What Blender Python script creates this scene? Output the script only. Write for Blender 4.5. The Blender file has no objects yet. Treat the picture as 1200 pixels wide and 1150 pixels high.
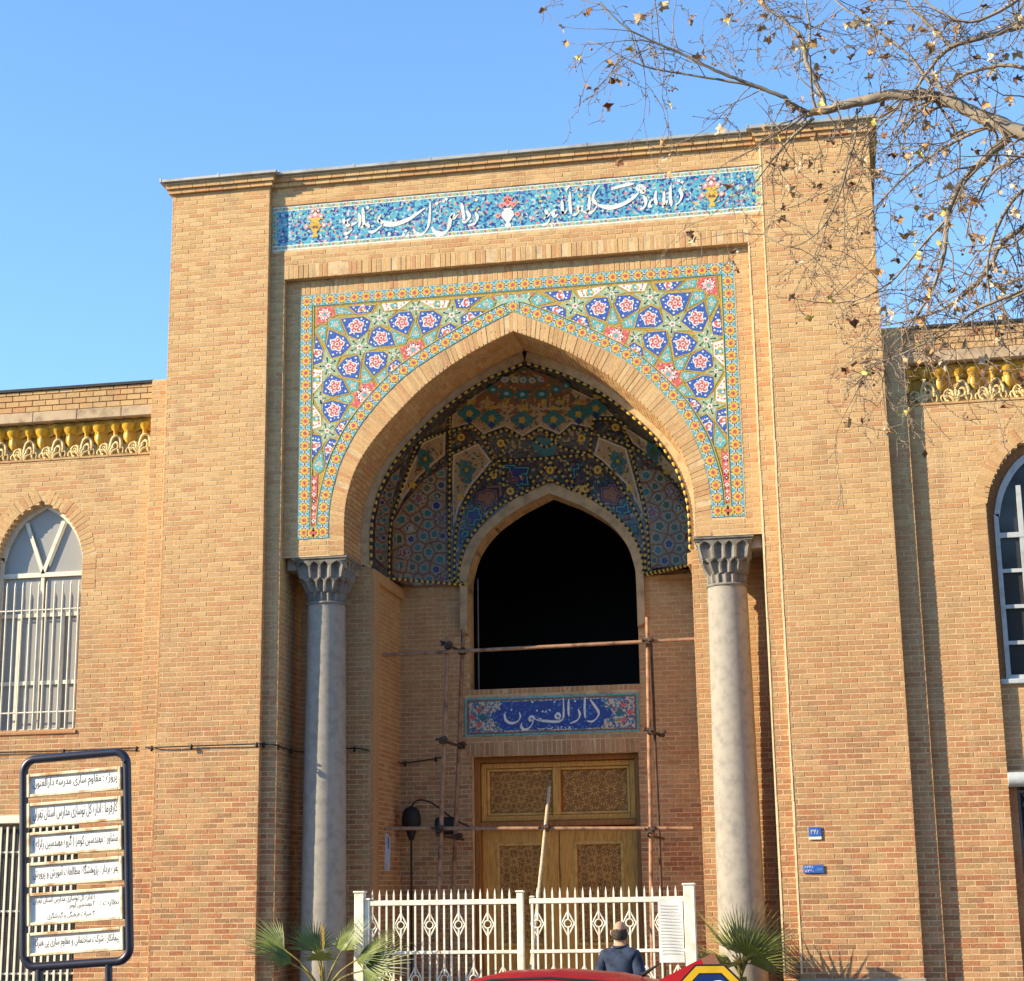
import bpy, bmesh, math, random, unicodedata
from mathutils import Vector, Matrix
from mathutils.bvhtree import BVHTree
from mathutils.geometry import delaunay_2d_cdt
random.seed(7)
R = random.Random(11)
scn = bpy.context.scene
COL = scn.collection
# ------------------------------------------------------------------ camera
CAM = Vector((3.6889, -20.3439, 2.0)); YAW, PITCH, ROLL, F = .18, .2309, -.0151, 2022.33
_f = Vector((-math.sin(YAW)*math.cos(PITCH), math.cos(YAW)*math.cos(PITCH), math.sin(PITCH)))
_r0 = Vector((math.cos(YAW), math.sin(YAW), 0)); _u0 = _r0.cross(_f)
_r = _r0*math.cos(ROLL)+_u0*math.sin(ROLL); _u = _u0*math.cos(ROLL)-_r0*math.sin(ROLL)
cd = bpy.data.cameras.new('camera'); cam = bpy.data.objects.new('camera', cd); COL.objects.link(cam)
cd.sensor_fit = 'HORIZONTAL'; cd.sensor_width = 36; cd.lens = 36*F/1200; cd.clip_end = 2000; cd.clip_start = .1
cam.matrix_world = Matrix(((_r.x, _u.x, -_f.x, CAM.x), (_r.y, _u.y, -_f.y, CAM.y), (_r.z, _u.z, -_f.z, CAM.z), (0, 0, 0, 1)))
scn.camera = cam
# ------------------------------------------------------------------ sky, sun, exposure
TOSUN = Vector((-2.05, -1, 1.0)).normalized()
w = bpy.data.worlds.new('World'); scn.world = w; w.use_nodes = True
nt = w.node_tree; sk = nt.nodes.new('ShaderNodeTexSky'); sk.sky_type = 'NISHITA'; sk.sun_disc = False
sk.sun_elevation = math.asin(TOSUN.z); sk.sun_rotation = math.atan2(TOSUN.x, TOSUN.y)
sk.altitude = 1100; sk.air_density = 1.5; sk.dust_density = 0; sk.ozone_density = 6.5
nt.links.new(sk.outputs[0], nt.nodes['Background'].inputs[0]); nt.nodes['Background'].inputs[1].default_value = .15
sd = bpy.data.lights.new('sun', 'SUN'); sd.energy = 5.0; sd.angle = math.radians(.5); sd.color = (1, .83, .56)
sun = bpy.data.objects.new('sun', sd); COL.objects.link(sun); sun.rotation_euler = TOSUN.to_track_quat('Z', 'Y').to_euler()
scn.view_settings.view_transform = 'Standard'; scn.view_settings.look = 'None'; scn.view_settings.gamma = 1
scn.view_settings.exposure = 1.1; scn.view_settings.use_curve_mapping = False

# ------------------------------------------------------------------ helpers
def ray(u, v):
    return (_f + _r*((u-600)/F) - _u*((v-575)/F))
def PX(u, v, y):
    d = ray(u, v); t = (y-CAM.y)/d.y; return CAM+d*t
def toPX(p):
    d = Vector(p)-CAM; z = d.dot(_f)
    return 600+F*d.dot(_r)/z, 575-F*d.dot(_u)/z
def V(*a): return Vector(a)

class MB:
    """collects polygons; build() links them as one mesh object"""
    def __init__(s): s.v = []; s.f = []; s.m = []; s.s = []
    def add(s, vs, fs, m=0, sm=False):
        b = len(s.v); s.v.extend([tuple(v) for v in vs])
        for f in fs: s.f.append([b+i for i in f]); s.m.append(m); s.s.append(sm)
    def box(s, x0, x1, y0, y1, z0, z1, m=0, ch=0):
        if ch:
            s.cbox(Vector(((x0+x1)/2, (y0+y1)/2, (z0+z1)/2)), ((x1-x0)/2, (y1-y0)/2, (z1-z0)/2), ch, m); return
        s.add([(x0, y0, z0), (x1, y0, z0), (x1, y1, z0), (x0, y1, z0), (x0, y0, z1), (x1, y0, z1), (x1, y1, z1), (x0, y1, z1)],
              [(0, 3, 2, 1), (4, 5, 6, 7), (0, 1, 5, 4), (1, 2, 6, 5), (2, 3, 7, 6), (3, 0, 4, 7)], m)
    def cbox(s, c, h, ch, m=0):
        bm = bmesh.new(); bmesh.ops.create_cube(bm, size=2)
        for v in bm.verts: v.co = Vector((v.co.x*h[0], v.co.y*h[1], v.co.z*h[2]))+c
        bmesh.ops.bevel(bm, geom=bm.edges[:], offset=min(ch, min(h)*.9), segments=1, affect='EDGES')
        bm.verts.index_update(); s.add([v.co for v in bm.verts], [[v.index for v in f.verts] for f in bm.faces], m); bm.free()
    def tube(s, pts, rad, n=8, m=0, cap=True, sm=True):
        pts = [Vector(p) for p in pts]; k = len(pts)
        rads = rad if isinstance(rad, (list, tuple)) else [rad]*k
        vs = []; t0 = None; up = None
        for i, p in enumerate(pts):
            t = (pts[min(i+1, k-1)]-pts[max(i-1, 0)])
            if t.length < 1e-9: t = Vector((0, 0, 1))
            t.normalize()
            if up is None:
                up = Vector((0, 0, 1)) if abs(t.z) < .9 else Vector((0, 1, 0))
            a = t.cross(up)
            if a.length < 1e-5: a = t.cross(Vector((1, 0, .1)))
            a.normalize(); b = a.cross(t); up = b
            for j in range(n):
                th = 2*math.pi*j/n; vs.append(p+(a*math.cos(th)+b*math.sin(th))*rads[i])
        fs = [(i*n+j, i*n+(j+1) % n, (i+1)*n+(j+1) % n, (i+1)*n+j) for i in range(k-1) for j in range(n)]
        s.add(vs, fs, m, sm)
        if cap:
            s.add(vs[:n], [list(range(n))[::-1]], m); s.add(vs[-n:], [list(range(n))], m)
    def lathe(s, prof, c, n=32, m=0, sm=True):
        vs = []; k = len(prof)
        for r, z in prof:
            for j in range(n): th = 2*math.pi*j/n; vs.append((c[0]+r*math.cos(th), c[1]+r*math.sin(th), c[2]+z))
        s.add(vs, [(i*n+j, i*n+(j+1) % n, (i+1)*n+(j+1) % n, (i+1)*n+j) for i in range(k-1) for j in range(n)], m, sm)
        s.add(vs[:n], [list(range(n))[::-1]], m); s.add(vs[-n:], [list(range(n))], m)
    def prism(s, poly, fn, d0, d1, m=0, side=None):
        """poly: (a,b) list; fn(a,b,d)->3D; front at d1"""
        n = len(poly); F_ = [fn(a, b, d1) for a, b in poly]; B_ = [fn(a, b, d0) for a, b in poly]
        area = sum(poly[i][0]*poly[(i+1) % n][1]-poly[(i+1) % n][0]*poly[i][1] for i in range(n))
        idx = list(range(n))
        s.add(F_, [idx if area > 0 else idx[::-1]], m)
        q = [(i, (i+1) % n, n+(i+1) % n, n+i) for i in range(n)]
        if area > 0: q = [x[::-1] for x in q]
        s.add(F_+B_, q, m if side is None else side)
    def sphere(s, c, r, m=0, nu=12, nv=8, sx=1, sy=1, sz=1):
        prof = []; vs = []; c = Vector(c)
        for i in range(nv+1):
            ph = math.pi*i/nv
            for j in range(nu):
                th = 2*math.pi*j/nu; vs.append(c+Vector((sx*r*math.sin(ph)*math.cos(th), sy*r*math.sin(ph)*math.sin(th), -sz*r*math.cos(ph))))
        s.add(vs, [(i*nu+j, i*nu+(j+1) % nu, (i+1)*nu+(j+1) % nu, (i+1)*nu+j) for i in range(nv) for j in range(nu)], m, True)
    def mesh(s, name, mats):
        me = bpy.data.meshes.new(name); me.from_pydata(s.v, [], s.f)
        for mt in mats: me.materials.append(mt)
        me.polygons.foreach_set('material_index', s.m); me.polygons.foreach_set('use_smooth', s.s); me.update(); return me
    def build(s, name, mats, parent=None, kind=None):
        if not isinstance(mats, (list, tuple)): mats = [mats]
        return link(name, s.mesh(name, mats), parent, kind)

def link(name, data, parent=None, kind=None, loc=None):
    o = bpy.data.objects.new(name, data); COL.objects.link(o)
    if parent is not None: o.parent = parent
    if kind: o['kind'] = kind
    if loc is not None: o.location = loc
    return o
def thing(name, label, cat, loc=(0, 0, 0), group=None):
    o = link(name, None); o.location = loc; tag(o, label, cat, group); return o
def tag(o, label, cat, group=None):
    o['label'] = label; o['category'] = cat
    if group: o['group'] = group
    return o
def catmull(pts, n=8):
    out = []; k = len(pts)
    P = [Vector(p) for p in pts]
    for i in range(k-1):
        a, b, c, d = P[max(i-1, 0)], P[i], P[i+1], P[min(i+2, k-1)]
        for j in range(n):
            t = j/n; out.append(.5*((2*b)+(c-a)*t+(2*a-5*b+4*c-d)*t*t+(3*b-a-3*c+d)*t**3))
    out.append(P[-1]); return out

# ------------------------------------------------------------------ materials
def _mat(name):
    m = bpy.data.materials.new(name); m.use_nodes = True; n = m.node_tree; return m, n, n.nodes['Principled BSDF']
def mix(n, a, b, fac, mode='MIX'):
    x = n.nodes.new('ShaderNodeMix'); x.data_type = 'RGBA'; x.blend_type = mode
    for i, val in ((6, a), (7, b), (0, fac)):
        if hasattr(val, 'is_linked') or hasattr(val, 'links'): n.links.new(val, x.inputs[i])
        elif i == 0: x.inputs[0].default_value = val
        else: x.inputs[i].default_value = (*val, 1)
    return x.outputs[2]
def noise(n, scale, detail=4, co=None, rough=.6, stretch=None):
    t = n.nodes.new('ShaderNodeTexNoise'); t.inputs['Scale'].default_value = scale; t.inputs['Detail'].default_value = detail; t.inputs['Roughness'].default_value = rough
    c = co
    if c is None: c = n.nodes.new('ShaderNodeNewGeometry').outputs['Position']
    if stretch:
        mp = n.nodes.new('ShaderNodeMapping'); mp.inputs['Scale'].default_value = stretch; n.links.new(c, mp.inputs[0]); c = mp.outputs[0]
    n.links.new(c, t.inputs['Vector']); return t.outputs['Fac']
def ramp(n, fac, stops, const=False):
    r = n.nodes.new('ShaderNodeValToRGB'); e = r.color_ramp
    if const: e.interpolation = 'CONSTANT'
    while len(e.elements) < len(stops): e.elements.new(.5)
    for el, (p, c) in zip(e.elements, stops): el.position = p; el.color = (*c, 1)
    n.links.new(fac, r.inputs[0]); return r.outputs[0]
def mrange(n, fac, a, b, c=0, d=1):
    r = n.nodes.new('ShaderNodeMapRange'); n.links.new(fac, r.inputs[0])
    for i, x in enumerate((a, b, c, d)): r.inputs[1+i].default_value = x
    return r.outputs[0]
def bump(n, bs, h, strength=.3, dist=.01):
    b = n.nodes.new('ShaderNodeBump'); b.inputs['Strength'].default_value = strength; b.inputs['Distance'].default_value = dist
    n.links.new(h, b.inputs['Height']); n.links.new(b.outputs[0], bs.inputs['Normal'])
def M(name, col, rough=.7, var=.25, scale=6, bmp=.15, spec=.3, metal=0, dark=None, stretch=None):
    m, n, bs = _mat(name); f = noise(n, scale, 6, stretch=stretch)
    d = dark or tuple(c*(1-var*1.6) for c in col); l = tuple(min(1, c*(1+var*.6)) for c in col)
    n.links.new(ramp(n, f, [(.3, d), (.52, col), (.75, l)]), bs.inputs['Base Color'])
    bs.inputs['Roughness'].default_value = rough; bs.inputs['Metallic'].default_value = metal; bs.inputs['Specular IOR Level'].default_value = spec
    if bmp: bump(n, bs, noise(n, scale*7, 3, stretch=stretch), bmp, .004)
    return m
def brick_mat(name, palette, redden=True, sat=1):
    m, n, bs = _mat(name); g = n.nodes.new('ShaderNodeNewGeometry'); oi = n.nodes.new('ShaderNodeObjectInfo')
    ad = n.nodes.new('ShaderNodeMath'); ad.operation = 'ADD'; n.links.new(g.outputs['Random Per Island'], ad.inputs[0]); n.links.new(oi.outputs['Random'], ad.inputs[1])
    fr = n.nodes.new('ShaderNodeMath'); fr.operation = 'FRACT'; n.links.new(ad.outputs[0], fr.inputs[0])
    k = len(palette); c = ramp(n, fr.outputs[0], [(i/k, p) for i, p in enumerate(palette)], True)
    if redden:
        # older redder bricks in the lower storey, patchy transition
        sx = n.nodes.new('ShaderNodeSeparateXYZ'); n.links.new(g.outputs['Position'], sx.inputs[0])
        z = mrange(n, sx.outputs['Z'], 7.0, 2.9); nz = noise(n, .55, 4)
        mu = n.nodes.new('ShaderNodeMath'); mu.operation = 'MULTIPLY'; n.links.new(z, mu.inputs[0]); n.links.new(mrange(n, nz, .2, .55, .55, 1), mu.inputs[1])
        c2 = ramp(n, fr.outputs[0], [(0, (.36, .185, .09)), (.14, (.29, .115, .06)), (.28, (.40, .225, .11)), (.42, (.26, .14, .075)), (.56, (.35, .145, .07)), (.72, (.33, .20, .10)), (.87, (.42, .235, .12))], True)
        c = mix(n, c, c2, mu.outputs[0])
    blot = noise(n, .8, 6); c = mix(n, c, (.60, .42, .22), mrange(n, blot, .56, .75, 0, .5)); c = mix(n, c, (.30, .21, .13), mrange(n, blot, .44, .28, 0, .35))
    st = noise(n, 2.2, 6, stretch=(1, 1, .35)); c = mix(n, c, (.20, .15, .10), mrange(n, st, .56, .8, 0, .5))
    gr = noise(n, 38, 5); c = mix(n, c, (.7, .55, .36), mrange(n, gr, .5, .8, 0, .35)); c = mix(n, c, (.16, .09, .05), mrange(n, gr, .46, .22, 0, .38))
    sk_ = noise(n, 1.6, 5, stretch=(5, 5, .22)); c = mix(n, c, (.62, .47, .30), mrange(n, sk_, .60, .78, 0, .35)); c = mix(n, c, (.17, .12, .08), mrange(n, sk_, .40, .24, 0, .35))
    n.links.new(c, bs.inputs['Base Color']); bs.inputs['Roughness'].default_value = .9; bs.inputs['Specular IOR Level'].default_value = .15
    bump(n, bs, noise(n, 70, 5), .55, .006); return m
TAN = [(.515, .320, .148), (.535, .343, .163), (.475, .275, .125), (.555, .367, .177), (.50, .298, .134), (.47, .298, .142), (.525, .328, .153), (.47, .245, .115)]
m_brick = brick_mat('brick_tan', TAN)
m_brick_in = m_brick
m_mortar = M('mortar', (.565, .41, .24), .95, .22, 9, .3)
m_edge = M('sunlit_edge_pointing', (.72, .56, .33), .9, .12, 14, .2)  # paler than mortar: sunlight put into the edge colour; border fillet shares it
m_plaster = M('ledge_plaster', (.46, .34, .22), .9, .3, 5, .3)
m_stone = M('grey_stone', (.30, .275, .24), .85, .16, 9, .55, dark=(.22, .205, .185))
m_cap = M('weathered_capital_stone', (.20, .185, .165), .9, .35, 6, .5, dark=(.095, .088, .08))
m_plinth = M('plinth_stone', (.30, .28, .25), .85, .25, 3, .4)
m_zinc = M('zinc', (.36, .36, .34), .55, .25, 4, .1, metal=.4)
m_tar = M('tar_coping', (.035, .033, .032), .8, .2, 5)
m_wood = M('door_wood', (.60, .30, .06), .5, .3, 5, .2, stretch=(14, 14, 1.2))
m_wood_d = M('door_wood_dark', (.30, .12, .03), .55, .3, 5, .2, stretch=(14, 14, 1.2))
m_wood_l = M('carved_wood', (.60, .34, .09), .55, .25, 9, .2)
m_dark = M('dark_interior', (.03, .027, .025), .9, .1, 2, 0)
m_white = M('white_paint', (.74, .71, .62), .5, .10, 9, .1, spec=.4, dark=(.58, .50, .38))
m_cream = M('cream_paint', (.66, .61, .50), .5, .12, 8, .08, spec=.4)
m_greyframe = M('grey_window_paint', (.42, .45, .47), .5, .15, 8, .05)
m_navy = M('dark_blue_paint', (.018, .02, .04), .35, .2, 7, .05, spec=.5)
m_sign = M('sign_white', (.80, .81, .80), .4, .05, 6, 0)
m_signrim = M('sign_rim_rusty', (.74, .66, .47), .6, .12, 7, .1, dark=(.40, .19, .05))
m_ink = M('ink', (.03, .03, .04), .6, .1, 6, 0)
m_rust = M('scaffold_rust', (.32, .18, .11), .7, .35, 9, .3, metal=.25, dark=(.09, .05, .035))
m_rust2 = M('scaffold_dark', (.075, .05, .04), .7, .4, 9, .3, metal=.3)
m_black = M('black_plastic', (.015, .015, .016), .6, .2, 5, .05)
m_iron = M('iron_grille', (.13, .135, .14), .5, .25, 9, .1, metal=.4)
m_yglaze = M('yellow_glaze', (.62, .34, .03), .35, .22, 5, .1, spec=.5)
m_yglaze_d = M('ochre_glaze', (.52, .27, .025), .45, .25, 5, .1)
m_scroll = M('scroll_stucco', (.58, .43, .20), .6, .2, 9, .2)
def glaze(name, col, var=.12, rough=.34): return M(name, col, rough, var+.14, 42, .06, spec=.35)
g_blue = glaze('tile_cobalt', (.05, .105, .38), .2); g_navy = glaze('tile_navy', (.02, .035, .17)); g_turq = glaze('tile_turquoise', (.12, .37, .40), .25)
g_sky = glaze('tile_light_blue', (.24, .41, .52), .2); g_white = glaze('tile_white', (.66, .67, .64), .1); g_red = glaze('tile_red', (.55, .12, .10), .18)
g_pink = glaze('tile_pink', (.70, .30, .28), .15); g_yel = glaze('tile_yellow', (.60, .40, .065), .2); g_och = glaze('tile_ochre', (.42, .29, .06), .2)
g_green = glaze('tile_dark_green', (.05, .085, .05)); g_pale = glaze('tile_pale_green', (.34, .47, .36), .2); g_black = glaze('tile_black', (.015, .015, .02))
g_beige = glaze('tile_beige', (.40, .28, .165), .18, .5); g_teal = glaze('tile_teal', (.035, .15, .17), .25); g_purple = glaze('tile_purple', (.20, .075, .10), .25)
g_strap = glaze('tile_strap', (.17, .055, .03), .2); g_brown = glaze('tile_brown', (.22, .10, .05), .2)
def arabesque(name, scale, stops):
    m, n, bs = _mat(name); t = n.nodes.new('ShaderNodeTexVoronoi'); t.inputs['Scale'].default_value = scale; t.inputs['Randomness'].default_value = 1
    g = n.nodes.new('ShaderNodeNewGeometry'); no = n.nodes.new('ShaderNodeTexNoise'); no.inputs['Scale'].default_value = scale*.45; no.inputs['Detail'].default_value = 2
    n.links.new(g.outputs['Position'], no.inputs['Vector'])
    va = n.nodes.new('ShaderNodeVectorMath'); va.operation = 'MULTIPLY_ADD'; n.links.new(no.outputs['Color'], va.inputs[0]); va.inputs[1].default_value = (1.6/scale,)*3; n.links.new(g.outputs['Position'], va.inputs[2])
    n.links.new(va.outputs[0], t.inputs['Vector'])
    sp = n.nodes.new('ShaderNodeSeparateColor'); n.links.new(t.outputs['Color'], sp.inputs[0])
    n.links.new(ramp(n, sp.outputs[0], stops, True), bs.inputs['Base Color']); bs.inputs['Roughness'].default_value = .3; return m
g_arab = arabesque('tile_arabesque', 38, [(0, (.08, .31, .42)), (.28, (.03, .045, .20)), (.50, (.12, .38, .46)), (.72, (.42, .50, .52)), (.80, (.045, .15, .34)), (.91, (.50, .20, .22)), (.96, (.52, .42, .12))])
g_arab2 = arabesque('tile_floral_plaque', 42, [(0, (.05, .10, .22)), (.3, (.52, .42, .30)), (.58, (.04, .22, .32)), (.75, (.55, .40, .28)), (.86, (.42, .14, .08)), (.94, (.09, .06, .07))])
g_arab3 = arabesque('tile_cobalt_floral', 46, [(0, (.018, .035, .22)), (.72, (.02, .055, .30)), (.86, (.05, .14, .36)), (.96, (.10, .20, .30))])
g_vault = arabesque('tile_vault_floral', 30, [(0, (.018, .022, .038)), (.34, (.03, .07, .08)), (.50, (.075, .04, .025)), (.68, (.022, .05, .07)), (.78, (.28, .19, .06)), (.88, (.13, .045, .04)), (.95, (.22, .24, .18))])
def glass(name, col, rough=.08):
    m, n, bs = _mat(name); bs.inputs['Base Color'].default_value = (*col, 1); bs.inputs['Roughness'].default_value = rough; bs.inputs['Specular IOR Level'].default_value = .45
    bump(n, bs, noise(n, 2.2, 2), .06, .02); return m
m_glass = glass('window_glass', (.29, .28, .265), .3); m_glass_d = glass('dark_window_glass', (.03, .033, .036), .1)
m_blind = M('window_blind', (.27, .28, .27), .7, .1, 3, 0, stretch=(30, 30, .2))
# ================================================================== SETTING: ground
g = MB(); g.box(-60, 60, -5.2, 12, -1, 0); o = g.build('pavement', M('pavement_slabs', (.32, .265, .195), .85, .2, 2, .2)); o['kind'] = 'structure'
g = MB(); g.box(-400, 400, -600, -5.36, -1, -.13); o = g.build('road', M('asphalt', (.055, .054, .052), .85, .25, 3, .3)); o['kind'] = 'structure'
g = MB()
for i in range(-40, 41): g.box(i*.8+.004, i*.8+.796, -5.36, -5.2, -.5, .015, ch=.012)
o = g.build('kerb', M('kerb_stone', (.33, .32, .30), .85, .2, 3, .2)); o['kind'] = 'structure'

# ================================================================== BRICK machinery
BL, BH, PU, PV = .181, .0525, .19, .0622
class Bricks:
    def __init__(s): s.mb = MB(); s.single = []
    def brick(s, fn, u0, u1, v0, v1, j, planar=None):
        c = .0028; a = .0028
        if planar is not None and abs(u1-u0-BL) < 1e-4 and abs(v1-v0-BH) < 1e-4:
            s.single.append((planar, (u0+u1)/2, (v0+v1)/2, j, (fn, u0, u1, v0, v1))); return
        s._emit(fn, u0, u1, v0, v1, j)
    def _emit(s, fn, u0, u1, v0, v1, j):
        c = .0028; t = R.uniform(-.0008, .0008); t2 = R.uniform(-.0007, .0007)
        fr = [fn(u0+c, v0+c, j+t), fn(u1-c, v0+c, j-t), fn(u1-c, v1-c, j-t+t2), fn(u0+c, v1-c, j+t+t2)]
        md = [fn(u0, v0, j-.003), fn(u1, v0, j-.003), fn(u1, v1, j-.003), fn(u0, v1, j-.003)]
        bk = [fn(u0, v0, -.016), fn(u1, v0, -.016), fn(u1, v1, -.016), fn(u0, v1, -.016)]
        s.mb.add(fr+md+bk, [(0, 1, 2, 3), (4, 5, 1, 0), (5, 6, 2, 1), (6, 7, 3, 2), (7, 4, 0, 3), (8, 9, 5, 4), (9, 10, 6, 5), (10, 11, 7, 6), (11, 8, 4, 7)])
    def wall(s, fn, iv, v0, v1, bl=BL, bh=BH, pu=PU, pv=PV, planar=None, jit=.0014, phase=0):
        k = 0; v = v0
        while v+bh*.6 < v1:
            vt = min(v+bh, v1); off = (k % 2)*pu/2+phase+R.uniform(-.006, .006)
            for (a, b) in iv((v+vt)/2):
                if b-a < .02: continue
                u = a-(off % pu)
                while u < b:
                    x0, x1 = max(u, a), min(u+bl, b)
                    if x1-x0 > .018: s.brick(fn, x0, x1, v, vt, R.uniform(-jit, jit), planar)
                    u += pu
            v += pv; k += 1
    def finish(s, owner, core, name, mat, cap=300):
        cand = []
        for q in s.single:
            y, u, v, j, a = q; p = toPX((u, y, v))
            if 2 < p[0] < 1198 and 2 < p[1] < 1148: cand.append(((Vector((u, y, v))-CAM).length, q))
        cand.sort(key=lambda t: t[0]); keep = set(id(q) for _, q in cand[:cap])
        t = Bricks(); t._emit(lambda a, b, d: (a, -d, b), -BL/2, BL/2, -BH/2, BH/2, 0); me = t.mb.mesh('brick', [mat])
        for q in s.single:
            y, u, v, j, a = q
            if id(q) in keep:
                o = link('brick', me, core, loc=(u, y-j, v)); o.rotation_euler = (R.uniform(-.012, .012), R.uniform(-.006, .006), R.uniform(-.008, .008))
            else: s._emit(*a, j)
        s.mb.build(name, mat, owner, 'stuff')
def front(Y): return lambda u, v, d: (u, Y-d, v)
def sideR(X): return lambda u, v, d: (X+d, u, v)       # faces +x, u = y
def sideL(X): return lambda u, v, d: (X-d, -u, v)      # faces -x, u = -y
def const(*iv): return lambda v: iv

# arch profiles (half width, height), right half from spring to apex
P_OUT = [(2.40, 6.20), (2.40, 6.74), (2.345, 7.08), (2.22, 7.47), (1.95, 7.93), (1.50, 8.41), (1.09, 8.69), (.72, 8.89), (.37, 9.07), (0, 9.237)]
P_IN = [(2.20, 6.20), (2.20, 6.70), (2.15, 7.03), (2.03, 7.36), (1.79, 7.71), (1.40, 8.12), (1.09, 8.395), (.70, 8.655), (.35, 8.835), (0, 8.984)]
P_ROPE = [(2.08, 6.18), (2.08, 6.66), (2.035, 6.98), (1.91, 7.33), (1.66, 7.72), (1.25, 8.13), (.93, 8.38), (.55, 8.60), (.25, 8.725), (0, 8.815)]
def prof(P, n=8): return [(p.x, p.z) for p in catmull([(x, 0, z) for x, z in P], n)]
A_OUT, A_IN, A_ROPE = prof(P_OUT), prof(P_IN), prof(P_ROPE)
def xat(A, z):
    if z <= A[0][1]: return A[0][0]
    for (x0, z0), (x1, z1) in zip(A, A[1:]):
        if z0 <= z <= z1 and z1 > z0: return x0+(x1-x0)*(z-z0)/(z1-z0)
    return 0
def resample(P, step):
    P = [Vector((a, b)) for a, b in P]; L = [0]
    for a, b in zip(P, P[1:]): L.append(L[-1]+(b-a).length)
    n = max(2, round(L[-1]/step)); out = []; k = 0
    for i in range(n+1):
        s = L[-1]*i/n
        while k < len(P)-2 and L[k+1] < s: k += 1
        t = (s-L[k])/max(1e-9, L[k+1]-L[k]); out.append(P[k].lerp(P[k+1], min(1, t)))
    return out, L[-1]/n

# ================================================================== PORTAL
W0, WI, X1, XO, XT = 4.55, 3.20, 3.005, 4.80, 2.806
D1, D2, DO, DW = .092, .195, .118, .21
YJ, YB = 1.0, 2.6
ZT, ZFT, ZFB, ZS, ZTT, ZTB, ZSP = 11.168, 10.916, 10.29, 9.884, 9.677, 6.43, 6.22
ZWT = 8.65
portal = thing('portal', 'tall brick entrance portal with pointed arch, blue tiled spandrels and two stone columns', 'portal')
BK = Bricks(); e = .0028
pier_parts = []
for sgn in (-1, 1):
    g = MB(); xs = sorted((sgn*W0, sgn*WI)); g.box(xs[0]+e, xs[1]-e, e, 3.2, 0, ZT+.1)
    xs = sorted((sgn*XO, sgn*(W0-.02))); g.box(xs[0]+e, xs[1]-e, DO+e, 3.2, 0, ZWT)
    xs = sorted((sgn*(WI+.02), sgn*X1)); g.box(xs[0]+e, xs[1]-e, D1+e, 3.2, 0, ZS)
    p = g.build('pier', m_mortar, portal); pier_parts.append(p)
    a, b = sorted((sgn*W0, sgn*WI)); BK.wall(front(0), const((a, b)), 1.055, ZT, planar=0, phase=.03)
    a, b = sorted((sgn*XO, sgn*W0)); BK.wall(front(DO), const((a, b)), .3, ZWT)
    a, b = sorted((sgn*WI, sgn*X1)); BK.wall(front(D1), const((a, b)), .3, ZS+.0)
    if sgn < 0:
        BK.wall(sideR(-WI), const((0, D1)), .3, ZT); BK.wall(sideR(-X1), const((D1, D2)), ZSP, ZS); BK.wall(sideR(-X1), const((D1, YJ)), .3, ZSP)
        BK.wall(sideL(-W0), const((-DO, 0)), .3, ZWT); BK.wall(sideL(-W0), const((-3, 0)), ZWT, ZT)
    else:
        BK.wall(sideR(W0), const((0, DO)), .3, ZWT); BK.wall(sideR(W0), const((0, 3)), ZWT, ZT); BK.wall(sideR(XO), const((DO, DW)), .3, ZWT)
        BK.wall(sideL(WI), const((-D1, 0)), .3, ZT); BK.wall(sideL(X1), const((-YJ, -D1)), .3, ZS)
    # stone plinth
    g = MB(); xs = sorted((sgn*W0, sgn*WI)); g.box(xs[0]-.02, xs[1]+.02, -.012, .3, 0, 1.05, ch=.01); g.build('plinth', m_plinth, portal)
    # sunlit edge line painted as pale strips on the right pier's inner arrises
    g = MB()
    z = 1.1
    while z < ZT-.02:
        h = min(R.uniform(.25, .7), ZT-z)
        for X, Y in ((WI, 0), (X1, D1)):
            if Y and z > ZS-.02: continue
            top = min(z+h-.003, ZS if Y else ZT); xa, xb = sorted((sgn*(X-.002), sgn*(X+.020+R.uniform(-.004, .004))))
            g.box(xa, xb, Y-.004-R.uniform(0, .002), Y+.02, z, top)
        z += h
    if sgn > 0: g.build('sunlit_edge_pointing', m_edge, portal)
# upper wall between the piers
g = MB(); g.box(-WI, WI, D1+e, 3.2, ZS+.002, ZFB); g.box(-WI, WI, D1+.06, 3.2, ZFB, ZFT); g.box(-WI, WI, D1+e, 3.2, ZFT, ZT+.05); g.build('upper_wall', m_mortar, portal)
BK.wall(front(D1), const((-WI, WI)), ZS+.196, ZFB-.002, planar=D1)
BK.wall(front(D1), const((-WI, WI)), ZFT+.002, ZT, planar=D1)
BK.wall(front(D1), const((-WI, -X1), (X1, WI)), ZS, ZS+.19)
u = -X1
while u < X1-.02:      # soldier course
    BK.brick(front(D1), u, min(u+.056, X1), ZS, ZS+.188, R.uniform(-.004, .004)); u += .0655
BK.wall(lambda u, v, d: (u, v, ZS-d), const((-X1, X1)), D1, D2, bl=.056, pu=.0655)
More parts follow.
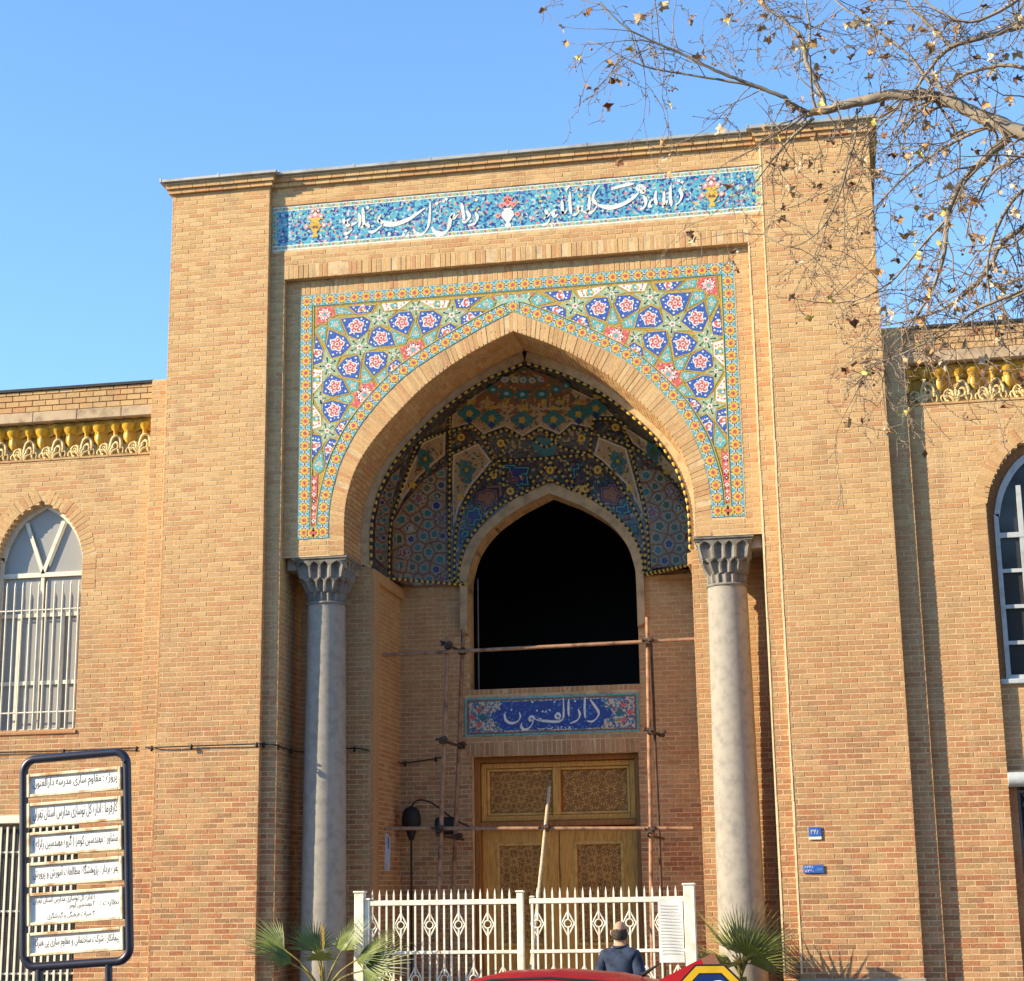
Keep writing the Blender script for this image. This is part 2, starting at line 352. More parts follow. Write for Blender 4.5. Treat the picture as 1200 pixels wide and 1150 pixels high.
# cornice
def cornice_band(z0, z1, pr, mat, name, seg=None):
    g = MB()
    for (xa, xb, Y) in ((-W0-pr, -WI+pr, 0), (-WI+pr, WI-pr, D1), (WI-pr, W0+pr, 0)):
        if seg is None: g.box(xa, xb, Y-pr, 3.2, z0, z1)
        else:
            u = xa
            while u < xb-.01:
                b = min(u+seg, xb); g.box(u+.003, b-.003, Y-pr-R.uniform(0, .003), 3.2, z0, z1); u = b
    g.build(name, mat, portal)
cornice_band(ZT, ZT+.056, .045, m_brick, 'cornice_course', .19)
cornice_band(ZT+.058, ZT+.115, .075, m_brick, 'cornice_course', .19)
cornice_band(ZT+.117, ZT+.135, .085, m_mortar, 'cornice_fillet')
cp = MB()
for (xa, xb, Y) in ((-W0-.13, -WI+.13, 0), (-WI+.13, WI-.13, D1), (WI-.13, W0+.13, 0)):
    n = max(1, round((xb-xa)/1.05)); st = (xb-xa)/n
    for i in range(n):
        cp.box(xa+i*st+.004, xa+(i+1)*st-.004, Y-.13, 3.3, ZT+.137, ZT+.185+R.uniform(-.004, .004), ch=.006)
        cp.box(xa+i*st-.012, xa+i*st+.012, Y-.134, 3.3, ZT+.140, ZT+.197)
cp.build('coping', m_zinc, portal)
g = MB(); g.box(-W0, W0, .3, 3.2, ZT+.0, ZT+.15); g.build('roof', m_tar, portal)
# ---- spandrel wall (plane D2) above the arch
def ring_poly(A, zb):
    return [(x, z) for x, z in A]
g = MB(); AI = resample(A_IN, .06)[0]
fr = []; n = len(AI)
for sgn in (-1, 1):
    # quads between the intrados and the outer frame
    for a, b in zip(AI, AI[1:]):
        xa, xb = sgn*(a.x+.012), sgn*(b.x+.012); X = sgn*X1
        q = [(xa, D2+e, a.y), (X, D2+e, a.y), (X, D2+e, b.y), (xa, D2+e, b.y)]
        g.add(q, [(0, 1, 2, 3) if sgn > 0 else (3, 2, 1, 0)])
        g.add([(xa, D2+e, a.y), (xb, D2+e, b.y), (xb, YJ, b.y), (xa, YJ, a.y)], [(0, 1, 2, 3) if sgn > 0 else (3, 2, 1, 0)])
g.box(-X1, X1, D2+e, YJ+.3, AI[-1].y+.015, ZS+.05)
for sgn in (-1, 1):
    xs = sorted((sgn*2.21, sgn*X1)); g.box(xs[0], xs[1], D2+e+.001, YJ-.01, ZSP-.002, ZSP+.02)
sp_wall = g.build('spandrel_wall', m_mortar, portal)
BK.wall(front(D2), lambda v: [(-X1, -XT), (XT, X1)], ZSP, ZS)
BK.wall(front(D2), lambda v: [(-XT, -xat(A_OUT, v)), (xat(A_OUT, v), XT)], ZSP, ZTB-.004)
u = -XT
while u < XT-.02:
    BK.brick(front(D2), u, min(u+.056, XT), ZTT+.006, ZS-.012, R.uniform(-.003, .003)); u += .0655
# ---- arch ring: voussoirs
ring = MB(); ring.box(-.02, .02, D2+.05, D2+.2, 9.0, 9.2); ring = ring.build('arch_ring', m_mortar, portal)
SO, _ = resample(A_OUT, .0655); SI, _ = resample(A_IN, .0655)
NV = 64
SO = [Vector(p) for p in resample(A_OUT, (sum((Vector(a)-Vector(b)).length for a, b in zip(A_OUT, A_OUT[1:])))/NV)[0]]
SI = [Vector(p) for p in resample(A_IN, (sum((Vector(a)-Vector(b)).length for a, b in zip(A_IN, A_IN[1:])))/NV)[0]]
for sgn in (-1, 1):
    for i in range(NV):
        t = .075
        a, b, c, d = SI[i].lerp(SI[i+1], t), SI[i].lerp(SI[i+1], 1-t), SO[i].lerp(SO[i+1], 1-t), SO[i].lerp(SO[i+1], t)
        if i < 2: pass
        g = MB(); j = R.uniform(-.003, .003)
        poly = [(sgn*p.x, p.y) for p in (a, d, c, b)]
        cx = sum(p[0] for p in poly)/4; cz = sum(p[1] for p in poly)/4
        g.prism([(cx+(x-cx)*.955, cz+(z-cz)*.955) for x, z in poly], lambda u, v, dd: (u, D2-dd, v), j-.003, j)
        g.prism(poly, lambda u, v, dd: (u, D2-dd, v), -.10, j-.003)
        g.build('voussoir', m_brick, ring)
# intrados bricks (soffit of the deep arch)
P2 = [Vector(p) for p in resample(A_IN, PV)[0]]
for sgn in (-1, 1):
    for i in range(len(P2)-1):
        a, b = P2[i], P2[i+1]; tn = (b-a).normalized(); nr = Vector((-tn.y, tn.x))   # inward to the opening
        if nr.x > 0: nr = -nr
        def fn(u, v, d, a=a, b=b, nr=nr, sgn=sgn):
            q = a.lerp(b, v)+nr*d; return (sgn*q.x, u if sgn < 0 else -u, q.y)
        u = D2+.10-(i % 2)*.095
        while u < YJ:
            x0, x1 = max(u, D2+.10), min(u+BL, YJ)
            if x1-x0 > .02:
                if sgn < 0: BK._emit(fn, x0, x1, .07, .93, R.uniform(-.002, .002))
                else: BK._emit(fn, -x1, -x0, .07, .93, R.uniform(-.002, .002))
            u += PU
# step face between intrados and vault rope at y = YJ, and jamb walls below
g = MB(); AR = [Vector(p) for p in resample(A_ROPE, .06)[0]]; AI2 = [Vector(p) for p in resample(A_IN, .06)[0]]
m = min(len(AR), len(AI2)); AR = [Vector(p) for p in resample(A_ROPE, 1e9)[0]] if 0 else AR
def rs(A, n): 
    L = sum((Vector(a)-Vector(b)).length for a, b in zip(A, A[1:])); return [Vector(p) for p in resample(A, L/n)[0]]
ra, rb = rs(A_ROPE, 70), rs(A_IN, 70)
for sgn in (-1, 1):
    for i in range(70):
        q = [ra[i], rb[i]*1.0+Vector((.05, .05)), rb[i+1]+Vector((.05, .05)), ra[i+1]]
        vs = [(sgn*p.x, YJ, p.y) for p in q]; g.add(vs, [(0, 1, 2, 3) if sgn > 0 else (3, 2, 1, 0)])
        # inner lip back to the vault
        vs = [(sgn*ra[i].x, YJ, ra[i].y), (sgn*ra[i+1].x, YJ, ra[i+1].y), (sgn*ra[i+1].x, YJ+.05, ra[i+1].y), (sgn*ra[i].x, YJ+.05, ra[i].y)]
        g.add(vs, [(0, 1, 2, 3) if sgn > 0 else (3, 2, 1, 0)])
    xs = sorted((sgn*2.08, sgn*3.3)); g.box(xs[0]+(e if sgn > 0 else 0), xs[1]-(e if sgn < 0 else 0), YJ+e, YB+.6, 0, 6.185)
g.build('jamb', m_mortar, portal)
for sgn in (-1, 1):
    a, b = sorted((sgn*2.08, sgn*X1)); BK.wall(front(YJ), const((a, b)), .3, ZSP)
BK.wall(sideR(-2.08), const((YJ, YB)), .3, 6.16); BK.wall(sideL(2.08), const((-YB, -YJ)), .3, 6.16)
# brick moulding framing the recessed panel on the side walls
g = MB(); g.box(-2.08, -2.03, YJ+.02, YB, 6.02, 6.17, ch=.006); g.box(-2.08, -2.03, YJ+.02, YJ+.28, .3, 6.0195); g.build('side_panel_frame', m_brick, portal)
g = MB(); g.box(2.03, 2.08, YJ+.02, YB, 6.02, 6.17, ch=.006); g.build('side_panel_frame', m_brick, portal)
# ---- back wall with opening, plaque, door
OX, OW, OZB = .045, 1.165, 4.735
P_OPEN = [(OW, OZB), (OW, 6.05), (1.14, 6.35), (1.03, 6.66), (.80, 6.95), (.45, 7.19), (.2, 7.31), (0, 7.40)]
P_OPR = [(x+.115*(.9 if z < 6.2 else 1), z+(0 if z < 6.2 else .06)) for x, z in P_OPEN[:-3]]+[(.50, 7.33), (.22, 7.49), (0, 7.585)]
A_OPEN, A_OPR = prof(P_OPEN, 6), prof(P_OPR, 6)
DX0, DX1, DZT = -1.09, 1.16, 3.835
def back_iv(v):
    w_ = 2.08
    if v > OZB: q = xat(A_OPEN, v) if v > 6.05 else OW; return [(-w_, OX-q), (OX+q, w_)]
    if v > DZT: return [(-w_, w_)]
    return [(-w_, DX0), (DX1, w_)]
g = MB()
def cells(z0, z1, iv):
    for a, b in iv: g.box(a, b, YB+e, YB+.35, z0, z1)
cells(0, DZT, [(-2.2, DX0), (DX1, 2.2)]); cells(DZT, OZB, [(-2.2, 2.2)]); cells(OZB, 6.05, [(-2.2, OX-OW), (OX+OW, 2.2)])
ao = rs(A_OPEN[[i for i, p in enumerate(A_OPEN) if p[1] >= 6.05-1e-6][0]:], 40)
for sgn in (-1, 1):
    for a, b in zip(ao, ao[1:]):
        xa, xb = OX+sgn*a.x, OX+sgn*b.x; X = sgn*2.2
        g.add([(xa, YB+e, a.y), (X, YB+e, a.y), (X, YB+e, b.y), (xb, YB+e, b.y)], [(0, 1, 2, 3) if sgn > 0 else (3, 2, 1, 0)])
        g.add([(xa, YB+e, a.y), (xb, YB+e, b.y), (xb, YB+.35, b.y), (xa, YB+.35, a.y)], [(0, 1, 2, 3) if sgn > 0 else (3, 2, 1, 0)])
g.add([(-2.2, YB+e, 7.40), (2.2, YB+e, 7.40), (2.2, YB+e, 9.6), (-2.2, YB+e, 9.6)], [(0, 1, 2, 3)])
g.build('back_wall', m_mortar, portal)
def bw(v):
    out = []
    for a, b in back_iv(v):
        if 4.09 < v < 4.63: 
            for c, d in ((a, -1.18), (1.19, b)): out.append((c, d))
        elif DZT < v < DZT+.2 or OZB-.075 < v < OZB:
            for c, d in ((a, -1.17), (1.19, b)): out.append((c, d))
        else: out.append((a, b))
    return out
BK.wall(front(YB), bw, .3, 6.16)
u = -1.17
while u < 1.19:
    BK.brick(front(YB), u, min(u+.056, 1.19), DZT+.002, DZT+.185, R.uniform(-.003, .003)); BK.brick(front(YB), u, min(u+.056, 1.19), OZB-.072, OZB-.004, R.uniform(-.003, .003)); u += .0655
# plastered rim of the opening
g = MB(); a_, b_ = rs(A_OPEN, 60), rs(A_OPR, 60)
for sgn in (-1, 1):
    for i in range(60):
        if b_[i+1].y < 5.6: continue
        q = [a_[i], b_[i], b_[i+1], a_[i+1]]
        for dd, (i0, i1) in ((0, (0, 1)),):
            f4 = [(OX+sgn*p.x, YB-.075, p.y) for p in q]; g.add(f4, [(0, 1, 2, 3) if sgn > 0 else (3, 2, 1, 0)])
            g.add([f4[0], f4[3], (f4[3][0], YB+.34, f4[3][2]), (f4[0][0], YB+.34, f4[0][2])], [(0, 1, 2, 3) if sgn < 0 else (3, 2, 1, 0)])
            g.add([f4[1], f4[2], (f4[2][0], YB+.02, f4[2][2]), (f4[1][0], YB+.02, f4[1][2])], [(0, 1, 2, 3) if sgn > 0 else (3, 2, 1, 0)])
g.build('opening_rim', M('rim_plaster', (.46, .34, .20), .9, .25, 6, .3), portal)
# dark room behind the opening
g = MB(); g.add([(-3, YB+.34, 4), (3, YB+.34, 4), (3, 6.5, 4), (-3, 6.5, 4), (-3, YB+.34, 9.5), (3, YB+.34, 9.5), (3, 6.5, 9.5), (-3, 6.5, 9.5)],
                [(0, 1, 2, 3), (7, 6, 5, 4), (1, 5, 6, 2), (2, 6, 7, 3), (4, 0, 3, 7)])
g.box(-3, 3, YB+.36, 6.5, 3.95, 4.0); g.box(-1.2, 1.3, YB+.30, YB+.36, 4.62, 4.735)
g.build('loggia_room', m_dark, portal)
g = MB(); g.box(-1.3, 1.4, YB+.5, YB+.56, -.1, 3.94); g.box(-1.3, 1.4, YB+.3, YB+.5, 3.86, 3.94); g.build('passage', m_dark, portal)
g = MB(); g.tube([(OX-1.07, YB+.2, 4.74), (OX-1.07, YB+.2, 6.3)], .012, 6); g.build('window_post', m_iron, portal)
BK.finish(portal, None, 'brickwork', m_brick, 0) if 0 else None
# distribute the nearest bricks to the two piers
cand = [q for q in BK.single]
left = Bricks(); left.mb = BK.mb; left.single = BK.single
left.finish(portal, pier_parts[1], 'brickwork', m_brick, 300)

# ---- columns with carved capitals
def capital_mesh():
    g = MB(); NC = 16; sub = 12; N = NC*sub; rows = 58; H = .50; vs = []
    for r in range(rows+1):
        t = r/rows
        if t < .42: tier, b, R0, off = 0, t/.42, .345-.03*(t/.42), 0
        elif t < .76: tier, b, R0, off = 1, (t-.42)/.34, .295-.03*((t-.42)/.34), .5
        else: tier, b, R0, off = 2, (t-.76)/.24, .252-.012*((t-.76)/.24), 0
        ex = 9-7*min(1, t*1.35)
        for j in range(N):
            th = 2*math.pi*j/N; c, s_ = abs(math.cos(th)), abs(math.sin(th)); k = (c**ex+s_**ex)**(-1/ex)
            q = ((j/sub+off) % 1)*2-1
            aw = 0
            if tier < 2:
                if b > .08:
                    bb = min(1, (b-.08)/.42); aw = .80*(1-(1-bb)**2)**.6
                dep = .062*max(0, 1-(q/.85)**2)*(1-.35*b) if abs(q) < aw else 0
            else:
                dep = .03*max(0, 1-(q/.8)**2) if abs(q) < .72 and b > .06 else 0
            rad = (R0-dep)*k; vs.append((rad*math.cos(th), rad*math.sin(th), -t*H))
    g.add(vs, [(i*N+j, (i+1)*N+j, (i+1)*N+(j+1) % N, i*N+(j+1) % N) for i in range(rows) for j in range(N)])
    g.lathe([(.245, -H-.035), (.26, -H-.025), (.26, -H-.008), (.245, -H)], (0, 0, 0), 40)
    g.box(-.345, .345, -.345, .345, -.004, .016); g.box(-.365, .365, -.365, .365, .018, .062, ch=.006)
    return g.mesh('capital', [m_cap])
capm = capital_mesh()
for sgn, lab in ((-1, 'half shaded column'), (1, 'sunlit column')):
    c = link('column', None, portal); cx = sgn*2.535; c.location = (cx, .57, 0)
    link('capital', capm, c, loc=(0, 0, ZSP-.066))
    g = MB(); pr = []
    for i in range(25):
        t = i/24; pr.append((.285-.045*t**1.3+.0015*math.sin(i*2.1), .35+t*(ZSP-.6-.35)))
    g.lathe(pr, (0, 0, 0), 40); o = g.build('shaft', m_stone, c)
    g = MB(); g.lathe([(.40, 0), (.40, .16), (.37, .2), (.33, .24), (.34, .29), (.30, .35)], (0, 0, 0), 40); g.build('base', m_stone, c)
for sgn in (-1, 1):
    g = MB(); xs = sorted((sgn*2.22, sgn*2.99)); g.box(xs[0], xs[1], .32, .98, ZSP-.16, ZSP-.006, ch=.01); g.build('impost_block', m_stone, portal)
# ================================================================== TILE PANELS
def offset(poly, d):
    """inset a polygon by d (works for stars too)"""
    n = len(poly); ar = sum(poly[i][0]*poly[(i+1) % n][1]-poly[(i+1) % n][0]*poly[i][1] for i in range(n)); sg = 1 if ar > 0 else -1
    P = [Vector(p) for p in poly]; out = []
    for i in range(n):
        a, b, c = P[i-1], P[i], P[(i+1) % n]; e1 = (b-a).normalized(); e2 = (c-b).normalized()
        n1 = Vector((-e1.y, e1.x))*sg; n2 = Vector((-e2.y, e2.x))*sg; k = 1+n1.dot(n2)
        m = (n1+n2)/max(k, .35); out.append(tuple(b+m*d))
    return out
def centroid(poly):
    n = len(poly); A = cx = cy = 0
    for i in range(n):
        x0, y0 = poly[i]; x1, y1 = poly[(i+1) % n]; c = x0*y1-x1*y0; A += c; cx += (x0+x1)*c; cy += (y0+y1)*c
    return cx/(3*A), cy/(3*A), abs(A/2)
def disc(g, fn, c, r, d, m, n=8, rot=0, lob=0, amp=0, sx=1, sy=1):
    pts = [(c[0]+sx*r*(1+amp*math.cos(lob*t))*math.cos(t+rot), c[1]+sy*r*(1+amp*math.cos(lob*t))*math.sin(t+rot)) for t in [2*math.pi*i/n for i in range(n)]]
    g.add([fn(a, b, d) for a, b in pts], [list(range(n))], m)
def strip(g, fn, pts, ws, d, m):
    """calligraphic stroke: tapered ribbon"""
    P = [Vector((p[0], p[1])) for p in pts]; k = len(P); vs = []
    for i in range(k):
        t = (P[min(i+1, k-1)]-P[max(i-1, 0)]); t = t.normalized() if t.length else Vector((1, 0)); nn = Vector((-t.y, t.x)); w_ = ws[i] if isinstance(ws, (list, tuple)) else ws
        for q in (P[i]+nn*w_/2, P[i]-nn*w_/2): vs.append(fn(q.x, q.y, d))
    g.add(vs, [(2*i, 2*i+1, 2*i+3, 2*i+2) for i in range(k-1)], m)
def pen(g, fn, pts, w_, d, m, angle=.9, n=6):
    """broad nib stroke: width follows direction"""
    c = catmull([(a, b, 0) for a, b in pts], n); k = len(c); ws = []
    for i in range(k):
        t = (c[min(i+1, k-1)]-c[max(i-1, 0)]); th = math.atan2(t.y, t.x); q = abs(math.sin(th-angle)); end = min(1, .35+3.0*min(i, k-1-i)/k)
        ws.append(w_*(.38+.75*q)*end)
    strip(g, fn, [(p.x, p.y) for p in c], ws, d, m)

# ---- inscription frieze
FY = D1+.018
fz = MB(); fz.box(-WI+.004, WI-.004, FY, FY+.1, ZFB+.004, ZFT-.004); frieze = fz.build('frieze_panel', g_arab, portal)
ff = lambda u, v, d: (u, FY-d, v)
g = MB()
for (za, zb, m) in ((ZFB+.004, ZFB+.022, 0), (ZFB+.022, ZFB+.062, 1), (ZFB+.062, ZFB+.074, 0), (ZFT-.074, ZFT-.062, 0), (ZFT-.062, ZFT-.022, 1), (ZFT-.022, ZFT-.004, 0)):
    g.box(-WI+.004, WI-.004, FY-.003, FY+.02, za, zb-.0005, m)
for (xa, xb) in ((-WI+.006, -WI+.07), (WI-.07, WI-.006)): g.box(xa, xb, FY-.0035, FY+.02, ZFB+.075, ZFT-.075, 1)
for zc in (ZFB+.042, ZFT-.042):
    u = -WI+.06
    k = 0
    while u < WI-.05: disc(g, ff, (u, zc), .018, .0045, (2, 3, 4)[k % 3], 4); u += .052; k += 1
for X in (-WI+.038, WI-.038):
    z = ZFB+.1; k = 0
    while z < ZFT-.08: disc(g, ff, (X, z), .02, .0045, (2, 3, 4)[k % 3], 4); z += .052; k += 1
g.build('frieze_border', [g_white, g_pale, g_red, g_yel, g_turq], frieze)
# white calligraphy, traced pen strokes
def fpt(u, v):
    p = PX(u, v, FY); zm_ = (ZFB+ZFT)/2; return (p.x, zm_+(p.z-zm_)*1.14)
Lc = lambda P: [fpt(320+a/4, 180+b/4) for a, b in P]; Rc = lambda P: [fpt(590+a/4, 180+b/4) for a, b in P]
g = MB(); W_ = .047
L_str = [[(948, 275), (958, 300), (945, 322), (915, 332)], [(905, 270), (922, 295), (905, 315), (885, 312)], [(884, 238), (890, 270), (897, 312)],
  [(868, 285), (850, 300), (838, 288), (830, 312), (822, 345), (795, 366), (762, 362), (745, 338)], [(737, 235), (735, 290), (728, 335), (705, 366), (675, 368), (658, 348)],
  [(712, 262), (680, 282), (640, 306), (600, 322), (560, 330), (520, 326), (497, 312)], [(520, 326), (497, 345), (470, 362), (446, 360)], [(505, 290), (495, 310), (500, 325)],
  [(452, 345), (440, 332), (425, 340), (410, 345)], [(421, 262), (424, 300), (428, 345)], [(402, 285), (408, 315), (402, 345)], [(395, 322), (378, 330), (362, 332)], [(362, 310), (345, 320), (350, 336), (368, 330)], [(345, 330), (332, 318), (336, 306)], [(372, 352), (352, 368), (330, 370)]]
R_str = [[(838, 160), (828, 172), (836, 196), (826, 222), (805, 238)], [(784, 155), (782, 200), (788, 242)], [(770, 215), (758, 238), (742, 244)], [(754, 180), (752, 215), (757, 246)], [(716, 178), (712, 210), (718, 238)],
  [(704, 212), (690, 222), (684, 240), (698, 244)], [(655, 198), (668, 222), (660, 248), (640, 256)], [(668, 172), (648, 160), (626, 164), (640, 180), (662, 184), (650, 168)],
  [(640, 182), (615, 205), (580, 226), (540, 242), (495, 250), (440, 240)], [(612, 150), (570, 158), (520, 170), (505, 178)], [(452, 160), (428, 188), (420, 218), (440, 240)], [(440, 240), (425, 262), (408, 272), (388, 262)],
  [(404, 196), (402, 240), (396, 268), (372, 268)], [(372, 268), (362, 252), (376, 246)], [(346, 240), (356, 262), (342, 278), (322, 284)], [(312, 188), (312, 235), (318, 280)], [(300, 262), (285, 274), (268, 272)], [(274, 222), (276, 255), (280, 284)],
  [(250, 262), (232, 270), (240, 288), (256, 280)], [(225, 270), (212, 284), (196, 290)], [(196, 262), (204, 282), (190, 300)], [(215, 300), (205, 318), (180, 326)]]
for st in L_str: pen(g, ff, Lc(st), W_*(1.5 if len(st) >= 7 else 1), .006, 0)
for st in R_str: pen(g, ff, Rc(st), W_*(1.5 if len(st) == 6 and st[0][0] == 640 else 1), .006, 0)
for P, c in ((Lc, [(953, 226), (812, 224), (768, 242), (800, 232), (546, 370), (622, 356), (632, 376), (612, 372), (444, 262), (390, 385), (345, 385)]), (Rc, [(822, 136), (838, 142), (718, 278), (296, 176), (306, 166), (238, 322), (228, 326), (366, 176)])):
    for q in c: disc(g, ff, P([q])[0], .026, .006, 0, 4, .3)
g.build('lettering', g_white, frieze)
def vase(u, v, white, s=1):
    g = MB(); cx, cz = fpt(u, v); P = lambda a, b: (cx+a*s, cz+b*s)
    body = [(-.03, -.20), (.03, -.20), (.035, -.17), (.015, -.14), (.07, -.05), (.06, 0), (.035, .02), (.06, .045), (-.06, .045), (-.035, .02), (-.06, 0), (-.07, -.05), (-.015, -.14), (-.035, -.17)]
    g.add([ff(*P(a*1.15, b), .006) for a, b in body], [list(range(len(body)))], 0)
    if not white:
        g.add([ff(*P(a, b), .0065) for a, b in ((-.11, .045), (.11, .045), (.09, .075), (-.09, .075))], [(0, 1, 2, 3)], 0)
        for a in (-.02, .02): disc(g, ff, P(a, -.06), .022, .007, 2, 6)
    for a, b, r in ((0, .12, .055), (-.075, .09, .035), (.075, .09, .035), (-.035, .165, .03), (.035, .165, .03), (0, .2, .022), (-.12, -.04, .035), (.12, -.04, .035)):
        disc(g, ff, P(a, b), r*s, .007, 1, 8, 0, 4, .12); disc(g, ff, P(a, b), r*.5*s, .008, 3, 6)
    g.build('painted_vase', [g_white if white else g_yel, g_pink, g_brown, g_red if white else g_white], frieze)
vase(369.5, 262, False); vase(595, 248, True, 1.05); vase(834, 225, False)

# ---- spandrel tile mosaic
TY = D2+.001
tf = lambda u, v, d: (u, TY-d, v)
BW = .15
g = MB(); base = []
for sgn in (-1, 1):
    for a, b in zip(SO, SO[1:]):
        if b.y < ZTB: continue
        z0 = max(a.y, ZTB); X = sgn*XT; x0 = sgn*(xat(A_OUT, z0)+.004); x1 = sgn*(b.x+.004)
        g.add([(x0, TY, z0), (X, TY, z0), (X, TY, b.y), (x1, TY, b.y)], [(0, 1, 2, 3) if sgn > 0 else (3, 2, 1, 0)])
g.add([(-XT, TY, SO[-1].y), (XT, TY, SO[-1].y), (XT, TY, ZTT), (-XT, TY, ZTT)], [(0, 1, 2, 3)])
spand = g.build('spandrel_panel', g_och, portal)
A_ = lambda P: [(590+a/8.571, 300+b/8.571) for a, b in P]
B_ = lambda P: [(710+a/7.059, 300+b/7.059) for a, b in P]
C_ = lambda P: [(740+a/8, 400+b/8) for a, b in P]
D_ = lambda P: [(790+a/9.58, 500+b/9.58) for a, b in P]
TILES = [('B', B_([(105, 325), (215, 318), (310, 370), (285, 445), (140, 530), (75, 400)])), ('B', B_([(385, 405), (455, 440), (490, 550), (435, 590), (240, 600), (275, 480)])),
 ('B', B_([(525, 305), (735, 295), (665, 455), (570, 505), (480, 440), (455, 355)])), ('B', B_([(835, 370), (865, 520), (810, 630), (720, 620), (630, 545), (685, 455)])),
 ('B', B_([(345, 630), (510, 615), (525, 715), (440, 840), (325, 760), (305, 665)])), ('B', B_([(575, 625), (690, 640), (770, 715), (720, 800), (570, 845), (545, 700)])),
 ('B', A_([(915, 420), (1060, 410), (1090, 510), (1040, 665), (860, 600), (820, 500)])), ('B', C_([(685, 60), (770, 130), (785, 240), (690, 290), (505, 275), (565, 130)])),
 ('B', C_([(690, 315), (790, 330), (800, 430), (730, 540), (620, 525), (520, 380)])),
 ('b', A_([(400, 360), (705, 340), (680, 445), (560, 465)])), ('b', A_([(350, 515), (550, 485), (640, 535), (635, 650)])), ('b', A_([(650, 650), (740, 575), (850, 610), (905, 790)])),
 ('b', B_([(415, 225), (670, 200), (590, 280), (455, 290)])), ('b', B_([(955, 400), (985, 670), (890, 650), (880, 550)])), ('b', [(732, 409), (743.3, 400.6), (754, 407), (756, 425)]),
 ('b', C_([(495, 515), (625, 535), (690, 605), (640, 695)])), ('b', [(821.9, 488.7), (831.9, 484.4), (840.6, 494.4), (839.5, 523)]), ('b', [(843, 480.6), (856, 476.5), (859, 513.6), (842, 494)]),
 ('r', A_([(740, 345), (1065, 300), (915, 415), (775, 425)])), ('r', B_([(100, 240), (370, 220), (340, 295), (205, 300)])), ('r', [(836, 401.3), (849.5, 397.7), (851.6, 431), (837, 417.5)]), ('r', C_([(900, 310), (925, 585), (810, 565), (810, 450)])),
 ('K', A_([(345, 370), (510, 460), (315, 510), (270, 440)])), ('K', A_([(870, 615), (1035, 685), (1000, 775), (930, 790)])), ('K', A_([(1110, 500), (1175, 670), (1105, 695), (1045, 675)])),
 ('K', B_([(285, 450), (235, 600), (155, 600), (135, 550)])), ('K', B_([(785, 190), (770, 260), (600, 280), (690, 205)])), ('K', B_([(745, 290), (835, 285), (845, 355), (690, 435)])), ('K', B_([(895, 320), (950, 370), (870, 510), (855, 355)])),
 ('K', C_([(360, 20), (390, 190), (320, 205), (270, 165)])), ('K', C_([(120, 70), (250, 165), (215, 235), (140, 235)])), ('K', C_([(555, 120), (495, 270), (425, 265), (405, 180)])), ('K', C_([(485, 285), (660, 305), (520, 380), (465, 330)])),
 ('K', C_([(505, 400), (620, 525), (450, 500), (440, 445)])), ('K', [(842.7, 497), (857.3, 517.7), (849.5, 527), (841.1, 522.4)]),
 ('S', A_([(710, 345), (765, 430), (905, 425), (815, 495), (850, 605), (745, 572), (640, 640), (635, 540), (555, 475), (685, 450)])),
 ('S', B_([(380, 215), (410, 290), (525, 300), (455, 355), (470, 435), (385, 400), (295, 440), (310, 365), (230, 310), (345, 300)])),
 ('S', B_([(480, 445), (570, 510), (675, 455), (630, 550), (715, 620), (580, 620), (545, 690), (515, 615), (395, 605), (490, 550)])),
 ('S', B_([(870, 520), (885, 650), (985, 675), (890, 715), (900, 840), (820, 755), (725, 800), (770, 710), (730, 625), (810, 635)])),
 ('S', [(698.5, 348), (713.7, 335.6), (723.5, 335), (737.6, 342.5), (723.5, 346.7), (718.8, 358.8), (714, 347.6)]),
 ('S', B_([(220, 610), (345, 625), (305, 660), (315, 755), (235, 700), (165, 760), (200, 660)])), ('S', C_([(790, 150), (890, 265), (805, 420), (795, 325), (690, 300), (785, 245)])),
 ('S', C_([(800, 460), (805, 570), (920, 590), (825, 635), (815, 745), (735, 675), (645, 700), (690, 605), (635, 535), (735, 540)])),
 ('R', [(699.7, 393.3), (707.8, 390.4), (712, 380.5), (719, 383.6), (728.4, 380.8), (730.5, 386), (740.5, 386.7), (737, 397), (731, 409)]),
 ('R', C_([(165, 240), (235, 235), (260, 180), (320, 205), (395, 190), (410, 260), (485, 275), (465, 335), (510, 390), (440, 435), (435, 480)])),
 ('R', B_([(790, 175), (945, 165), (955, 340), (900, 315), (855, 325), (835, 285), (770, 265)]))]
def facade(P):
    out = []
    for u, v in P:
        p = PX(u, v, TY); x, z = p.x, p.z
        # take out the slight lens bow of the photograph: the inner border line is straight
        ez = [(9.55, 2.70), (8.6, 2.665), (7.6, 2.70), (7.0, 2.705), (6.5, 2.70)]
        xe = ez[0][1] if z > ez[0][0] else ez[-1][1]
        for (za, xa), (zb, xb) in zip(ez, ez[1:]):
            if zb <= z <= za: xe = xa+(xb-xa)*(z-za)/(zb-za)
        x = x*(XT-BW)/xe
        out.append((x, min(z, ZTT-BW-.004)))
    return out
TM = [g_blue, g_white, g_red, g_green, g_turq, g_pale, g_black, g_pink, g_navy, g_yel, glaze('tile_star_ground', (.33, .42, .27), .2)]
